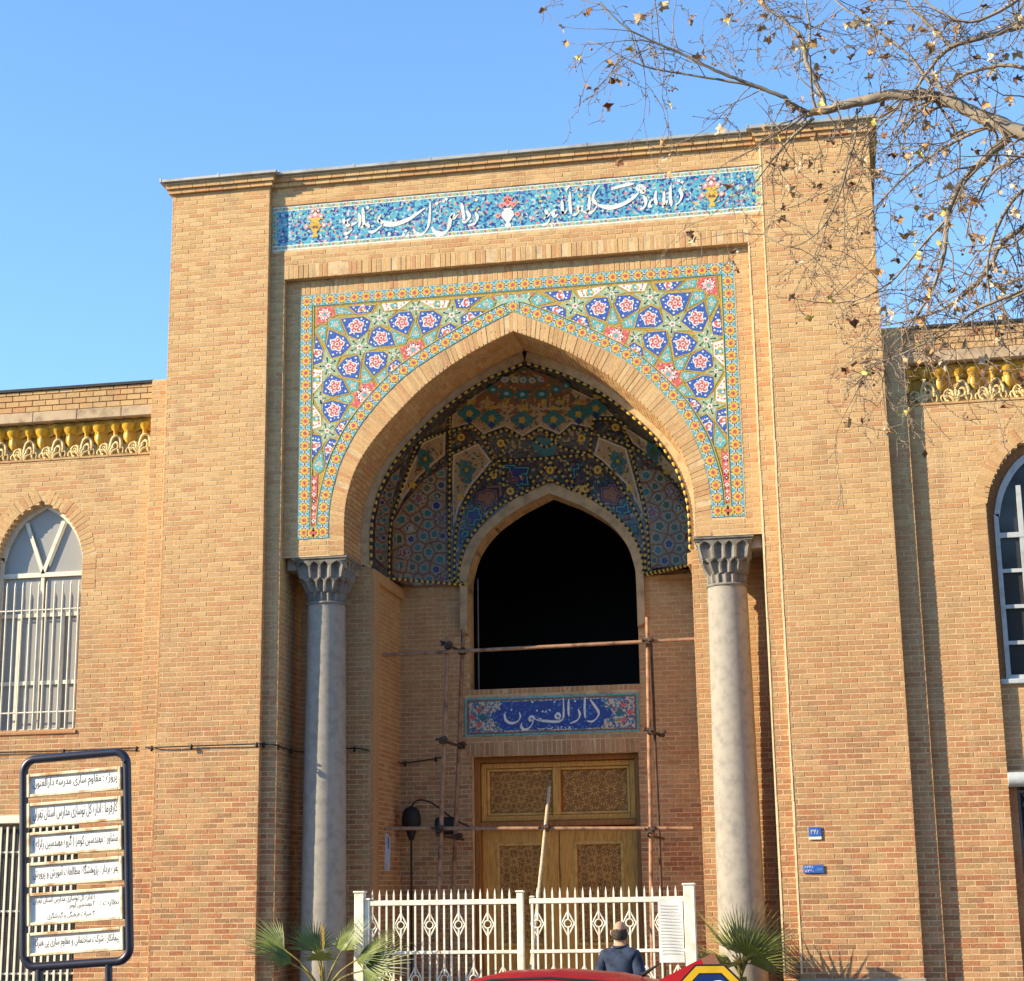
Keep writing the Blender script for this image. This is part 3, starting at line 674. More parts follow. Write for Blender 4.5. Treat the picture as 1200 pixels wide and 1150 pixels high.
def tile_mesh(kind, poly):
    g = MB(); cx, cz, ar = centroid(poly); r = math.sqrt(ar/math.pi); rot = R.uniform(0, 6)
    pi = offset(poly, -.0055); p2 = offset(poly, .0065); dz = R.uniform(0, .0012)
    face = {'B': 0, 'b': 0, 'r': 1, 'K': 4, 'S': 10, 'R': 2, 'T': 5}[kind]
    g.prism(pi, tf, -.004, .0020+dz, 3); g.prism(offset(poly, -.003), tf, 0, .0028+dz, 9); p2 = offset(poly, .0055); g.prism(p2, tf, .001, .0036+dz, 3); p2 = offset(poly, .0085); g.prism(p2, tf, .002, .0045+dz, face)
    d = .0052+dz; D = lambda c, rr, m, n=7, lob=0, amp=0, dd=0, sx=1, sy=1: disc(g, tf, c, rr, d+dd, m, n, rot, lob, amp, sx, sy)
    ins = lambda k: [(cx+(x-cx)*k, cz+(z-cz)*k) for x, z in p2]
    if kind == 'B':
        D((cx, cz), r*.56, 1, 20, 5, .16)
        for i in range(5):
            t = rot+2*math.pi*i/5; c = (cx+r*.34*math.cos(t), cz+r*.34*math.sin(t))
            D(c, r*.185, 2, 8, dd=.0006); D((c[0]+.01*math.cos(t+1.3), c[1]+.01*math.sin(t+1.3)), r*.075, 1, 6, dd=.0012)
            t += .63; D((cx+r*.2*math.cos(t), cz+r*.2*math.sin(t)), r*.08, 7, 5, dd=.0006)
        D((cx, cz), r*.1, 2, 6, dd=.0012)
        for x, z in ins(.76): D((x, z), r*.085, 1, 6)
        q = ins(.70)
        for a, b in zip(q, q[1:]+q[:1]):
            D(((a[0]+b[0])/2, (a[1]+b[1])/2), r*.06, 1, 5); D((a[0]*.72+b[0]*.28, a[1]*.72+b[1]*.28), r*.055, 8, 4)
    elif kind in 'br':
        D((cx, cz), r*.50, 1 if kind == 'b' else 9, 12, 3, .22); D((cx, cz), r*.36, 2 if kind == 'b' else 4, 10, 2, .3, .0006); D((cx+r*.12, cz), r*.16, 1, 6, dd=.0012)
        for x, z in ins(.62): D((x, z), r*.13, 1 if kind == 'b' else 2, 6, dd=.0003)
        q = ins(.66)
        for a, b in zip(q, q[1:]+q[:1]): D(((a[0]+b[0])/2, (a[1]+b[1])/2), r*.10, 1 if kind == 'b' else 2, 5); D((a[0]*.7+b[0]*.3, a[1]*.7+b[1]*.3), r*.07, 8 if kind == 'b' else 7, 4)
    elif kind == 'K':
        D((cx, cz), r*.42, 5, 8, 4, .2); D((cx, cz), r*.2, 7, 6, dd=.0006)
        for x, z in ins(.55): D((x, z), r*.12, 1, 5)
        q = ins(.5)
        for a, b in zip(q, q[1:]+q[:1]): D(((a[0]+b[0])/2, (a[1]+b[1])/2), r*.08, 1, 5)
    elif kind == 'S':
        D((cx, cz), r*.26, 1, 10, 5, .3); D((cx, cz), r*.13, 2, 6, dd=.0006)
        k = len(poly); tips = sorted(p2, key=lambda p: -((p[0]-cx)**2+(p[1]-cz)**2))[:5]
        for x, z in tips:
            t = math.atan2(z-cz, x-cx); strip(g, tf, [(cx+r*.3*math.cos(t), cz+r*.3*math.sin(t)), (cx+r*.8*math.cos(t), cz+r*.8*math.sin(t))], .011, d, 6)
            D((cx+r*.74*math.cos(t), cz+r*.74*math.sin(t)), r*.095, 6, 5, dd=.0006); D((cx+r*.62*math.cos(t+.55), cz+r*.62*math.sin(t+.55)), r*.09, 1, 5)
    elif kind == 'R':
        D((cx, cz), r*.60, 1, 16, 8, .16); D((cx, cz), r*.36, 7, 12, 6, .2, .0006); D((cx, cz), r*.2, 4, 8, dd=.0012)
        for i in range(9):
            t = rot+i*.7; D((cx+r*.58*math.cos(t), cz+r*.58*math.sin(t)), r*.07, 6, 5, dd=.0008); D((cx+r*.46*math.cos(t+.35), cz+r*.46*math.sin(t+.35)), r*.08, 2, 5, dd=.001)
        for x, z in ins(.80): D((x, z), r*.1, 7, 5)
    return g
for kind, P in TILES:
    poly = facade(P)
    # keep clear of the arch border
    q = []
    for x, z in poly:
        lim = xat(A_OUT, z-.02)+.0
        q.append((x, z))
    for sgn in (1, -1):
        pp = [(sgn*x, z) for x, z in q]
        tile_mesh(kind, pp).build('tile', TM, spand)
for sgn in (1, -1):     # red strips at the foot of each spandrel
    pp = [(sgn*x, z) for x, z in ((2.562, 6.60), (2.652, 6.60), (2.652, 7.32), (2.600, 7.24), (2.548, 7.31))]
    g = MB(); g.prism(offset(pp, .008), tf, -.004, .003, 3); g.prism(offset(pp, .013), tf, .002, .0045, 2); cx = sgn*2.606
    for i in range(7):
        z = 6.66+i*.085; disc(g, tf, (cx, z), .026, .0055, (1, 7, 1, 6)[i % 4], 8, 0, 4, .25); disc(g, tf, (cx, z), .011, .0062, (6, 1, 2, 1)[i % 4], 6)
        for s2 in (-1, 1): disc(g, tf, (cx+s2*.024, z+.042), .011, .0055, (7, 6)[i % 2], 6)
    g.build('tile', TM, spand)
# apex strip
pp = facade(A_([(330, 366), (262, 437), (300, 505), (120, 462)])); pp = [(max(0, x), z) for x, z in pp]
poly = [(0, pp[0][1]), pp[0], pp[1], pp[2], pp[3], (0, pp[3][1]+.0)]; poly = poly[1:5]+[(-x, z) for x, z in poly[1:5][::-1]]
g = MB(); g.prism(offset(poly, .008), tf, -.004, .003, 3); g.prism(offset(poly, .014), tf, .002, .0045, 5)
for i in range(-3, 4):
    c = (i*.085, 9.44+.012*(abs(i) % 2)); disc(g, tf, c, .024, .0055, 2 if i % 2 else 4, 8, 0, 4, .25)
    for k in (-1, 1): disc(g, tf, (c[0]+.035, c[1]+k*.025), .012, .0055, 4 if i % 2 else 1, 5)
g.build('tile', TM, spand)
# border of square sunflower tiles
def rosette(w_, h_):
    g = MB(); fn = lambda u, v, d: (u, -d, v)
    g.prism([(-w_/2, -h_/2), (w_/2, -h_/2), (w_/2, h_/2), (-w_/2, h_/2)], fn, -.006, .006, 0)
    for sx in (-1, 1):
        for sz in (-1, 1):
            g.add([fn(sx*w_*.5, sz*h_*.18, .0065), fn(sx*w_*.5, sz*h_*.5, .0065), fn(sx*w_*.22, sz*h_*.5, .0065)], [(0, 1, 2)], 1)
            strip(g, fn, [(sx*w_*.48, sz*h_*.05), (sx*w_*.2, sz*h_*.45)], .011, .007, 2)
        disc(g, fn, (sx*w_*.46, 0), .011, .0075, 6, 5)
    disc(g, fn, (0, 0), .064, .0075, 3, 16, 0, 8, .07)
    for i in range(8): t = i*math.pi/4+.39; disc(g, fn, (.062*math.cos(t), .062*math.sin(t)), .009, .0082, 7, 4)
    disc(g, fn, (0, 0), .052, .0085, 4, 16, 0, 8, .1); disc(g, fn, (0, 0), .028, .0092, 5, 8); disc(g, fn, (0, 0), .01, .0098, 6, 5)
    return g.mesh('rosette_tile', [g_sky, g_turq, g_white, g_och, g_yel, g_red, g_purple, g_navy])
def border(path, w_):
    P, st = resample(path, .162); me = rosette(st-.002, w_-.004)
    for a, b in zip(P, P[1:]):
        c = (a+b)/2; t = b-a; o = link('rosette_tile', me, spand, loc=(c.x, TY, c.y)); o.rotation_euler = (0, -math.atan2(t.y, t.x), 0)
h = BW/2
_o = link('rosette_tile', rosette(.155, BW-.004), spand, loc=(0, TY+.001, 9.237+h+.002))
border([(-XT+BW, ZTT-h), (XT-BW, ZTT-h)], BW)
AB = []
for a, b in zip(SO, SO[1:]):
    t = (b-a).normalized(); nr = Vector((t.y, -t.x)); nr = nr if nr.x > 0 else -nr; AB.append((a+nr*(h+.006)))
AB = [p for p in AB if p.y > ZTB+BW]
for sgn in (-1, 1):
    border([(sgn*(XT-h), ZTB), (sgn*(XT-h), ZTT)], BW)
    pts = [(sgn*p.x, p.y) for p in AB if p.x > .08]; border([(sgn*(2.406+h), ZTB+.0)]+pts, BW)
    border([(sgn*(2.406+BW), ZTB+h), (sgn*(XT-BW), ZTB+h)], BW)
    # thin dark fillets on either side of the borders
    g = MB()
    for off_ in (BW+.012, ):
        q = []
        for a, b in zip(SO, SO[1:]):
            t = (b-a).normalized(); nr = Vector((t.y, -t.x)); nr = nr if nr.x > 0 else -nr; p = a+nr*off_
            if p.x > 0 and p.y > ZTB+BW: q.append((sgn*p.x, p.y))
        strip(g, tf, q, .007, .010, 0); strip(g, tf, [(x+sgn*.009, z+.006) for x, z in q], .010, .009, 1)
    strip(g, tf, [(sgn*(XT-BW-.006), ZTB+BW), (sgn*(XT-BW-.006), ZTT-BW)], .007, .010, 0); strip(g, tf, [(sgn*(XT-BW-.014), ZTB+BW), (sgn*(XT-BW-.014), ZTT-BW)], .010, .009, 1)
    strip(g, tf, [(0, ZTT-BW-.005), (sgn*(XT-BW), ZTT-BW-.005)], .007, .010, 0)
    strip(g, tf, [(sgn*(XT+.004), ZTB), (sgn*(XT+.004), ZTT)], .012, .004, 2)
    g.build('border_fillet', [g_green, g_yel, m_edge], spand)

# ---- vault
g_rim = glaze('tile_pale_rim', (.55, .45, .32), .15, .5); g_gbase = glaze('tile_girih_ground', (.25, .195, .135), .25, .5); g_grim = glaze('tile_girih_rim', (.27, .29, .26), .15, .5)
ZV0 = 6.18; ZVT = 8.80
def vdepth(z):
    t = max(0, (z-7.15)/(ZVT-7.15)); return max(.02, (YB-YJ-.09)*(1-t**2.1)**.62) if t < 1 else .02
def vex(z):
    t = min(1, max(0, (z-ZV0)/(ZVT-ZV0))); return 14*(1-t)**1.3+1.9
def vpt(z, s):
    """s in -1..1 along the horizontal section, from left front to right front"""
    w_ = max(.003, xat(A_ROPE, z)); d = vdepth(z); n = vex(z); th = (s+1)*math.pi/2      # pi..0
    c, q = -math.cos(th), math.sin(th); k = (abs(c)**n+abs(q)**n)**(-1/n)
    return Vector((w_*c*k, YJ+.03+d*q*k, z))
NZ, NS = 76, 120; vs = []; fs = []
zz = [ZV0+(ZVT-ZV0)*(i/NZ)**.85 for i in range(NZ+1)]
for z in zz:
    for j in range(NS+1): vs.append(vpt(z, -1+2*j/NS))
bvh_f = []
def in_open(p):
    return p.y > YB-.25 and abs(p.x-OX) < (xat(A_OPR, p.z) if p.z > 6.1 else OW+.1)+.0 and p.z < 7.60
for i in range(NZ):
    for j in range(NS):
        f = (i*(NS+1)+j, i*(NS+1)+j+1, (i+1)*(NS+1)+j+1, (i+1)*(NS+1)+j); bvh_f.append(f)
        c = (vs[f[0]]+vs[f[1]]+vs[f[2]]+vs[f[3]])/4
        if all(in_open(vs[q]) for q in f): continue
        fs.append(f)
BV = BVHTree.FromPolygons(vs, bvh_f)
g = MB(); g.add(vs, fs, 0, True); vault = g.build('vault', g_vault, portal)
def onv(u, v, d):
    r_ = ray(u, v).normalized(); loc, nrm, i, dist = BV.ray_cast(CAM+r_*8, r_)
    if loc is None: loc, nrm, i, dist = BV.find_nearest(PX(u, v, 1.8))
    if nrm.dot(r_) > 0: nrm = -nrm
    return loc+nrm*d
def inside(p, poly):
    x, y = p; c = False; n = len(poly)
    for i in range(n):
        x0, y0 = poly[i]; x1, y1 = poly[(i+1) % n]
        if (y0 > y) != (y1 > y) and x < (x1-x0)*(y-y0)/(y1-y0)+x0: c = not c
    return c
def vpoly(g, poly, d, m, step=7):
    """fill a traced outline on the vault surface, following its curve"""
    n = len(poly); vs2 = []; ed = []
    for i in range(n):
        a, b = Vector(poly[i]), Vector(poly[(i+1) % n]); k = max(1, int((b-a).length/step))
        for j in range(k): vs2.append(a.lerp(b, j/k))
    nb = len(vs2); ed = [(i, (i+1) % nb) for i in range(nb)]
    x0, x1 = min(p[0] for p in poly), max(p[0] for p in poly); y0, y1 = min(p[1] for p in poly), max(p[1] for p in poly)
    x = x0+step/2
    while x < x1:
        y = y0+step/2
        while y < y1:
            if inside((x, y), poly) and min((Vector((x, y))-q).length for q in vs2[:nb]) > step*.4: vs2.append(Vector((x, y)))
            y += step
        x += step
    r_ = delaunay_2d_cdt(vs2, ed, [], 1, 1e-5); g.add([onv(p.x, p.y, d) for p in r_[0]], r_[2], m, True)
def rope(pts3, r_, parent, name='rope_border', seg=.042):
    """twisted rope moulding of alternating yellow and dark glaze"""
    P = [Vector(p) for p in pts3]; L = [0]
    for a, b in zip(P, P[1:]): L.append(L[-1]+(b-a).length)
    n = max(2, round(L[-1]/seg)); out = []; k = 0
    for i in range(n+1):
        s_ = L[-1]*i/n
        while k < len(P)-2 and L[k+1] < s_: k += 1
        out.append(P[k].lerp(P[k+1], (s_-L[k])/max(1e-9, L[k+1]-L[k])))
    g = MB()
    for i in range(n):
        a, b = out[i], out[i+1]; g.tube([a.lerp(b, .0), a.lerp(b, .5), b], [r_*.72, r_, r_*.72], 6, i % 2, True)
    return g.build(name, [g_yel, g_black], parent)
def vrope(pts, r_=.02):
    r_ *= 1.2
    P = catmull([(a, b, 0) for a, b in pts], 5) if len(pts) > 2 else [Vector((*pts[0], 0)).lerp(Vector((*pts[1], 0)), i/6) for i in range(7)]
    rope([onv(p.x, p.y, .012) for p in P], r_, vault)
# main rope on the front edge
q = [(x, YJ-.005, z) for x, z in A_ROPE if z > ZV0]
for sgn in (-1, 1): rope([(sgn*(x-.012), y, z) for x, y, z in q], .022, vault, seg=.05)
OPN = [(535.8, 688), (540, 656.7), (545, 640), (558.3, 620), (575, 601.7), (591.7, 588.3), (625, 571.7), (645, 562)]
OPN2 = [(645.7, 562), (656.7, 567.5), (693.3, 584), (711.7, 596.8), (733.7, 617), (746.5, 637), (753, 657), (754.5, 681)]
MED = [(530, 486), (529, 501), (551.7, 495), (566.7, 508.3), (591.7, 499), (613.3, 510.8), (632.6, 499), (655.6, 508.7), (670, 496), (694, 501), (696, 487), (720, 487), (699.7, 469), (669, 454), (644, 440), (614, 429), (586.7, 444), (553, 466)]
K1 = [(530.8, 533), (560, 519), (576, 540), (561.7, 558), (551.7, 570), (538, 595), (531.5, 618), (530, 560)]
K2 = [(521.7, 507), (521, 533), (490, 558), (470, 587), (464, 600), (470, 575), (479, 550), (495, 518)]
K3 = [(701.6, 511.6), (734, 525), (747.6, 575), (754.8, 606), (737, 571), (706, 540), (696, 533)]
K4 = [(730, 498), (768.7, 523), (793.6, 552), (802, 575), (772.5, 542), (742, 519)]
for nm, P in (('medallion', MED), ('kite_panel', K1), ('kite_panel', K2), ('kite_panel', K3), ('kite_panel', K4)):
    g = MB(); vpoly(g, P, .010, 0)
    c = centroid(P)
    vpoly(g, offset(P, 2.2) if nm != 'medallion' else offset(P, 1.5), .013, 1)
    o = g.build(nm, [g_rim, g_beige], vault)
    def blob(c, rx, ry, m, d=.024, lob=4, amp=.18, n=20, rot=0):
        pts = [(c[0]+rx*(1+amp*math.cos(lob*t+rot))*math.cos(t), c[1]+ry*(1+amp*math.cos(lob*t+rot))*math.sin(t)) for t in [2*math.pi*i/n for i in range(n)]]
        h_ = MB(); vpoly(h_, pts, d, 0, 5); return h_, m
    MO = []
    if nm == 'medallion':
        for c in ((549, 483), (576, 489), (612, 491), (649, 490.5), (678.6, 484), (699, 477)):
            MO += [blob(c, 12, 10, g_teal), blob(c, 4, 4, g_och, .028, 5, .2), blob((c[0]+1, c[1]-13), 5, 3.2, g_och, .024, 3, .3), blob((c[0]-9, c[1]-9), 3, 2.5, g_brown), blob((c[0]+9, c[1]-9), 3, 2.5, g_brown), blob((c[0], c[1]+8), 3, 4, g_navy, .027)]
        MO.append(([*[]], None))
    else:
        cx, cz, _a = centroid(P); MO += [blob((cx, cz-3), 9, 10, g_teal, lob=5, amp=.22), blob((cx, cz-4), 4.5, 5, g_green, .027, 4, .3), blob((cx, cz-4), 2.2, 2.6, g_och, .030, 5, .2), blob((cx-4, cz-13), 4, 2.6, g_teal, lob=3), blob((cx+4, cz-12), 3, 2.6, g_brown), blob((cx-5, cz+8), 2.6, 2.2, g_brown), blob((cx+3, cz+9), 3, 3.4, g_teal, lob=3)]
        t = max(P, key=lambda p: p[1]); b2 = (cx*.55+t[0]*.45, cz*.55+t[1]*.45); MO += [blob(b2, 4, 4, g_yel, .024, 5, .25)]
    sc_ = MB(); k_ = 0; x_0, x_1 = min(p[0] for p in P), max(p[0] for p in P); y_0, y_1 = min(p[1] for p in P), max(p[1] for p in P); Pi = offset(P, 3.5)
    while k_ < (900 if nm == 'medallion' else 190):
        q_ = (R.uniform(x_0, x_1), R.uniform(y_0, y_1)); k_ += 1
        if not inside(q_, Pi): continue
        a_, r1_, r2_ = R.uniform(0, 3), R.uniform(1.4, 3.4), R.uniform(.6, 1.4); vpoly(sc_, [(q_[0]+r1_*math.cos(t)*math.cos(a_)-r2_*math.sin(t)*math.sin(a_), q_[1]+r1_*math.cos(t)*math.sin(a_)+r2_*math.sin(t)*math.cos(a_)) for t in (0, 1.05, 2.1, 3.14, 4.2, 5.25)], .0195, R.choice((0, 0, 1, 2, 3)), 6)
    sc_.build('leaf_scroll', [g_brown, g_och, g_green, g_teal], o, 'stuff')
    for h_, m_ in MO:
        if m_: h_.build('motif', m_, o)
# fan of lobes under the apex
g = MB(); TOP = [(614, 429), (644, 440), (672, 456), (655, 468), (614, 474), (577, 470), (556, 465), (586.7, 444)]
vpoly(g, TOP, .016, 0); tp = g.build('apex_fan', [g_brown], vault)
for (u, v, rx, ry, m) in [(591, 443.5, 5, 3.6, g_sky), (602.5, 443.5, 4.6, 3.6, g_pale), (613, 444, 4.6, 3.6, g_sky), (624, 444.5, 4.6, 3.6, g_pale), (635, 443, 5, 3.4, g_sky)]+[(577, 455, 7, 4.5, g_teal), (593, 460, 8, 5.5, g_teal), (612, 461, 8, 6, g_teal), (635, 460.5, 8, 5.5, g_teal), (652, 455, 7, 5, g_teal), (664, 450.5, 5, 4, g_teal), (614, 434, 8, 3.5, g_green)]:
    h_, m_ = blob((u, v), rx, ry, m, .020, 6, .08, 16); o = h_.build('lobe', m_, tp)
    h_, m_ = blob((u, v), rx*.4, ry*.4, g_red if m is not g_teal else g_sky, .023, 4, .1, 10); h_.build('lobe', m_, tp)
for k in range(13):     # radiating petals below the apex
    a = math.radians(-78+k*13); pts = [(614+rr_*1.25*math.sin(a+da), 431+rr_*.86*math.cos(a+da)) for rr_, da in ((9, 0), (16, .10), (23, 0), (16, -.10))]
    if all(inside(p_, TOP) for p_ in pts): h_ = MB(); vpoly(h_, pts, .0195, 0, 5); h_.build('lobe', (g_och, g_teal)[k % 2], tp)
for k in range(11):
    u = 560+k*11; h_, m_ = blob((u, 471-abs(k-5)*.6), 3.2, 5, g_och if k % 2 else g_brown, .018, 3, .2, 12); h_.build('lobe', m_, tp)
for P in ([(530, 504), (552, 498.5), (566, 512), (592, 503), (613, 514.5), (633, 503), (655, 513), (671, 500.5), (693, 505)],):
    for a, b in zip(P, P[1:]): vrope([a, b], .017)
for P in ([(565, 511), (580, 541)], [(529, 531), (561, 516)], [(583, 540), (640, 537), (692, 532)], [(526.5, 488), (526.5, 560), (526.5, 620), (527, 688)], [(696, 489), (693, 512), (691, 536)], [(696, 490), (722, 491), (735, 500)],
          [(732, 500), (744, 545), (755, 591), (759.5, 628), (761.5, 680)], [(700, 509), (722.7, 516), (741.8, 524), (772.5, 543), (801, 573)], [(693, 534), (713.5, 551), (737, 586), (750.5, 613), (755.5, 643), (756.6, 680)],
          [(580, 543), (555, 572), (540, 603), (533.5, 633), (532.5, 687)], [(526.7, 505), (493, 516.7), (481.7, 536.7), (480, 545), (466.7, 582), (457.5, 612), (455, 640), (455, 673)],
          [(471, 690), (535, 688)], [(754, 681), (813, 678)], OPN, OPN2, [(601, 503), (592, 520), (585, 538)], [(640, 508), (660, 525), (690, 531)], [(622, 512), (640, 524), (655, 512)],
          [(571, 563), (590, 542)], [(590, 570), (590, 542)], [(688, 545), (690, 580)], [(665, 541), (672, 570)], [(645, 541), (622, 568)], [(645, 541), (668, 568)]):
    vrope(P, .0165)
# stepped blocks in the tympanum
g_step = glaze('tile_step_turquoise', (.055, .22, .25), .25)
V3 = lambda P: [(425+a/6, 540+b/6) for a, b in P]; V4 = lambda P: [(620+a/5.4545, 540+b/5.4545) for a, b in P]
for m, P in ((g_purple, V3([(800, 210), (850, 205), (855, 190), (950, 200), (960, 290), (930, 295), (925, 330), (880, 335), (875, 360), (840, 350), (835, 310), (780, 310)])), (g_black, V3([(850, 250), (905, 245), (910, 295), (855, 300)])),
             (g_step, V3([(730, 345), (775, 340), (780, 320), (830, 330), (832, 370), (850, 375), (845, 425), (800, 430), (795, 465), (750, 470), (720, 420)])), (g_step, V3([(695, 485), (760, 490), (750, 540), (725, 545), (715, 585), (685, 590)])),
             (g_purple, V3([(735, 400), (770, 395), (775, 440), (740, 445)])), (g_step, V3([(985, 20), (1080, 20), (1085, 75), (1165, 85), (1178, 180), (1115, 180), (1105, 120), (1030, 118), (1025, 60), (985, 60)])), (g_purple, V3([(1010, 65), (1060, 68), (1062, 105), (1100, 108), (1100, 165), (1045, 170), (1010, 120)])),
             (g_navy, V3([(840, 175), (960, 165), (985, 185), (985, 270), (965, 290), (955, 195), (850, 200)])),
             (g_purple, V4([(450, 165), (500, 160), (505, 145), (560, 142), (570, 180), (610, 190), (618, 235), (580, 240), (570, 290), (520, 295), (515, 270), (460, 262)])), (g_black, V4([(500, 200), (540, 198), (545, 235), (503, 238)])),
             (g_step, V4([(548, 290), (600, 285), (605, 268), (640, 272), (645, 310), (660, 335), (620, 345), (615, 385), (590, 380), (575, 340), (550, 335)])), (g_purple, V4([(600, 345), (640, 340), (648, 375), (610, 388)])), (g_teal, V4([(640, 415), (690, 402), (702, 465), (655, 470)])),
             (g_step, V4([(250, 10), (330, 10), (330, 60), (300, 65), (305, 110), (275, 130), (250, 90), (262, 50)])), (g_purple, V4([(265, 5), (300, 8), (300, 35), (265, 40)])), (g_step, [(596, 546), (622, 546), (620, 556), (612, 558), (618, 566), (606, 572), (600, 562)])):
    kk = .004*(m is g_black)+.003*(m is g_purple); g = MB(); vpoly(g, P, .014+kk, 0, 5); vpoly(g, offset(P, 1.2), .017+kk, 1, 5)
    if m is not g_black and centroid(P)[2] > 60: vpoly(g, offset(P, 3.0), .0185+kk, 0, 5); vpoly(g, offset(P, 3.9), .020+kk, 2, 5)
    g.build('step_tile', [g_black, m, g_navy if m is g_step else g_brown], vault)
for c in (V3([(920, 100)])[0], V3([(1040, 215)])[0], V4([(440, 55)])[0], V4([(360, 180)])[0], (587, 519), (540, 511.7), (682, 513), (700.6, 551), (613, 560), (645, 551), (678, 574), (722, 500)):
    h_, m_ = blob(c, 4.6, 4.6, g_yel, .017, 8, .14, 24); o = h_.build('flower', m_, vault); h_, m_ = blob(c, 2, 2, g_brown, .021, 3, 0, 8); h_.build('flower', m_, o)
g = MB(); vpoly(g, [(630, 512), (655, 514), (650, 533), (634, 535), (622, 520)], .012, 0, 6); g.build('step_tile', [g_teal], vault)
# girih corners: pentagon tiles = cells between straps
def half(poly, p, q):
    """clip polygon to the side of the bisector nearest p"""
    m = (Vector(p)+Vector(q))/2; d = Vector(q)-Vector(p); out = []
    for i in range(len(poly)):
        a, b = Vector(poly[i]), Vector(poly[(i+1) % len(poly)]); sa, sb = (a-m).dot(d), (b-m).dot(d)
        if sa <= 0: out.append(tuple(a))
        if sa*sb < 0: out.append(tuple(a.lerp(b, sa/(sa-sb))))
    return out
def girih(zone, pts, flowers):
    g = MB(); vpoly(g, zone, .006, 0, 6); o = g.build('girih_panel', [g_strap], vault)
    for i, p in enumerate(pts):
        c = zone
        for k, q in enumerate(pts):
            if k != i and c: c = half(c, p, q)
        # convex guard: zone may be concave, keep the piece round the point only
        if not c or len(c) < 3: continue
        cx, cz, ar = centroid(c)
        if ar < 6: continue
        s_ = 1-1.5/max(3.5, math.sqrt(ar)); piece = [(cx+(x-cx)*s_, cz+(z-cz)*s_) for x, z in c]
        h_ = MB(); vpoly(h_, piece, .011, 0, 6)
        r_ = max(1.8, math.sqrt(ar)*.30); fl = p in flowers; rot = R.uniform(0, 1.2)
        pent = [(cx+r_*1.35*math.cos(rot+2*math.pi*j/5), cz+r_*1.35*math.sin(rot+2*math.pi*j/5)) for j in range(5)]; vpoly(h_, pent, .014, 1, 6)
        pent = [(cx+r_*math.cos(rot+2*math.pi*j/5), cz+r_*math.sin(rot+2*math.pi*j/5)) for j in range(5)]; vpoly(h_, pent, .016, 2 if not fl else 3, 6)
        if fl:
            for j in range(7): t = j*.9; vpoly(h_, [(cx+1.25*r_*math.cos(t)+1.3*math.cos(a_), cz+1.25*r_*math.sin(t)+1.3*math.sin(a_)) for a_ in (0, 1.57, 3.14, 4.71)], .018, 4, 5)
        h_.build('tile', [g_gbase, g_grim, R.choice((g_teal, g_green, g_green, g_teal, g_navy)), g_purple, g_navy], o)
ZL = [(523, 545), (523.5, 686), (472, 688), (458, 673), (459, 612), (470, 592), (495, 562)]
PL = V3([(545, 90), (480, 128), (547, 160), (468, 190), (510, 250), (400, 275), (505, 310), (455, 375), (380, 405), (460, 455), (330, 475), (430, 530), (505, 518), (340, 550), (390, 615), (465, 645), (540, 610), (390, 685), (540, 690), (350, 750), (435, 760), (508, 770), (320, 835), (465, 830), (560, 840), (560, 410), (290, 650), (250, 560), (270, 740), (390, 845), (250, 830), (340, 340), (280, 410), (440, 60), (565, 540)])
girih(ZL, PL, {PL[5], PL[25], PL[26], PL[24]})
ZR = [(746, 550), (774, 550), (799, 577), (807, 602), (811, 640), (812, 676), (764, 678), (761, 628), (756, 591)]
PR = V4([(740, 20), (760, 80), (842, 110), (805, 165), (825, 235), (880, 290), (960, 300), (750, 200), (890, 355), (850, 420), (935, 430), (1005, 360), (1010, 430), (825, 500), (965, 490), (895, 535), (830, 575), (965, 565), (865, 645), (940, 635), (1015, 615), (825, 710), (905, 705), (975, 725), (1040, 695), (785, 330), (930, 190), (900, 90), (1030, 540), (790, 640), (1000, 250)])
girih(ZR, PR, {PR[25], PR[26], PR[21]})
ZS2 = [(453, 668), (438, 654), (438.5, 612), (444, 582), (458, 556), (470, 545), (462, 575), (455, 610)]
PS = [(440+R.uniform(0, 14)+(R.random()*10 if y < 590 else 0), y) for y in range(556, 668, 5)]
girih(ZS2, PS, set())

# ---- blue name plaque
PY = YB-.02
g = MB(); g.box(-1.172, 1.182, PY, YB+.05, 4.105, 4.615); plq = g.build('name_plaque', g_turq, portal)
pf = lambda u, v, d: (u, PY-d, v)
g = MB(); g.prism([(-1.145, 4.13), (1.155, 4.13), (1.155, 4.59), (-1.145, 4.59)], pf, -.01, .003, 0); g.prism([(-1.12, 4.152), (1.13, 4.152), (1.13, 4.568), (-1.12, 4.568)], pf, -.01, .0045, 1)
cart = [(-.64, 4.17), (.66, 4.17), (.72, 4.22), (.70, 4.27), (.80, 4.30), (.84, 4.36), (.80, 4.42), (.70, 4.45), (.72, 4.50), (.66, 4.55), (-.64, 4.55), (-.70, 4.50), (-.68, 4.45), (-.78, 4.42), (-.82, 4.36), (-.78, 4.30), (-.68, 4.27), (-.70, 4.22)]
g.prism(cart, pf, -.01, .007, 2)
for sgn in (-1, 1): disc(g, pf, (sgn*.93, 4.36), .05, .006, 3, 12, 0, 4, .3); disc(g, pf, (sgn*1.07, 4.36), .04, .006, 4, 12, 0, 4, .3)
for sgn in (-1, 1):
    for z in (4.26, 4.46): disc(g, pf, (sgn*.98, z), .035, .006, 4, 10, 0, 5, .2)
g.build('painted_ground', [g_brown, g_arab2, g_arab3, g_teal, g_red], plq)
g = MB()
def ppt(a, b): p = PX(530+a/5, 790+b/5, PY); return (p.x, p.z)
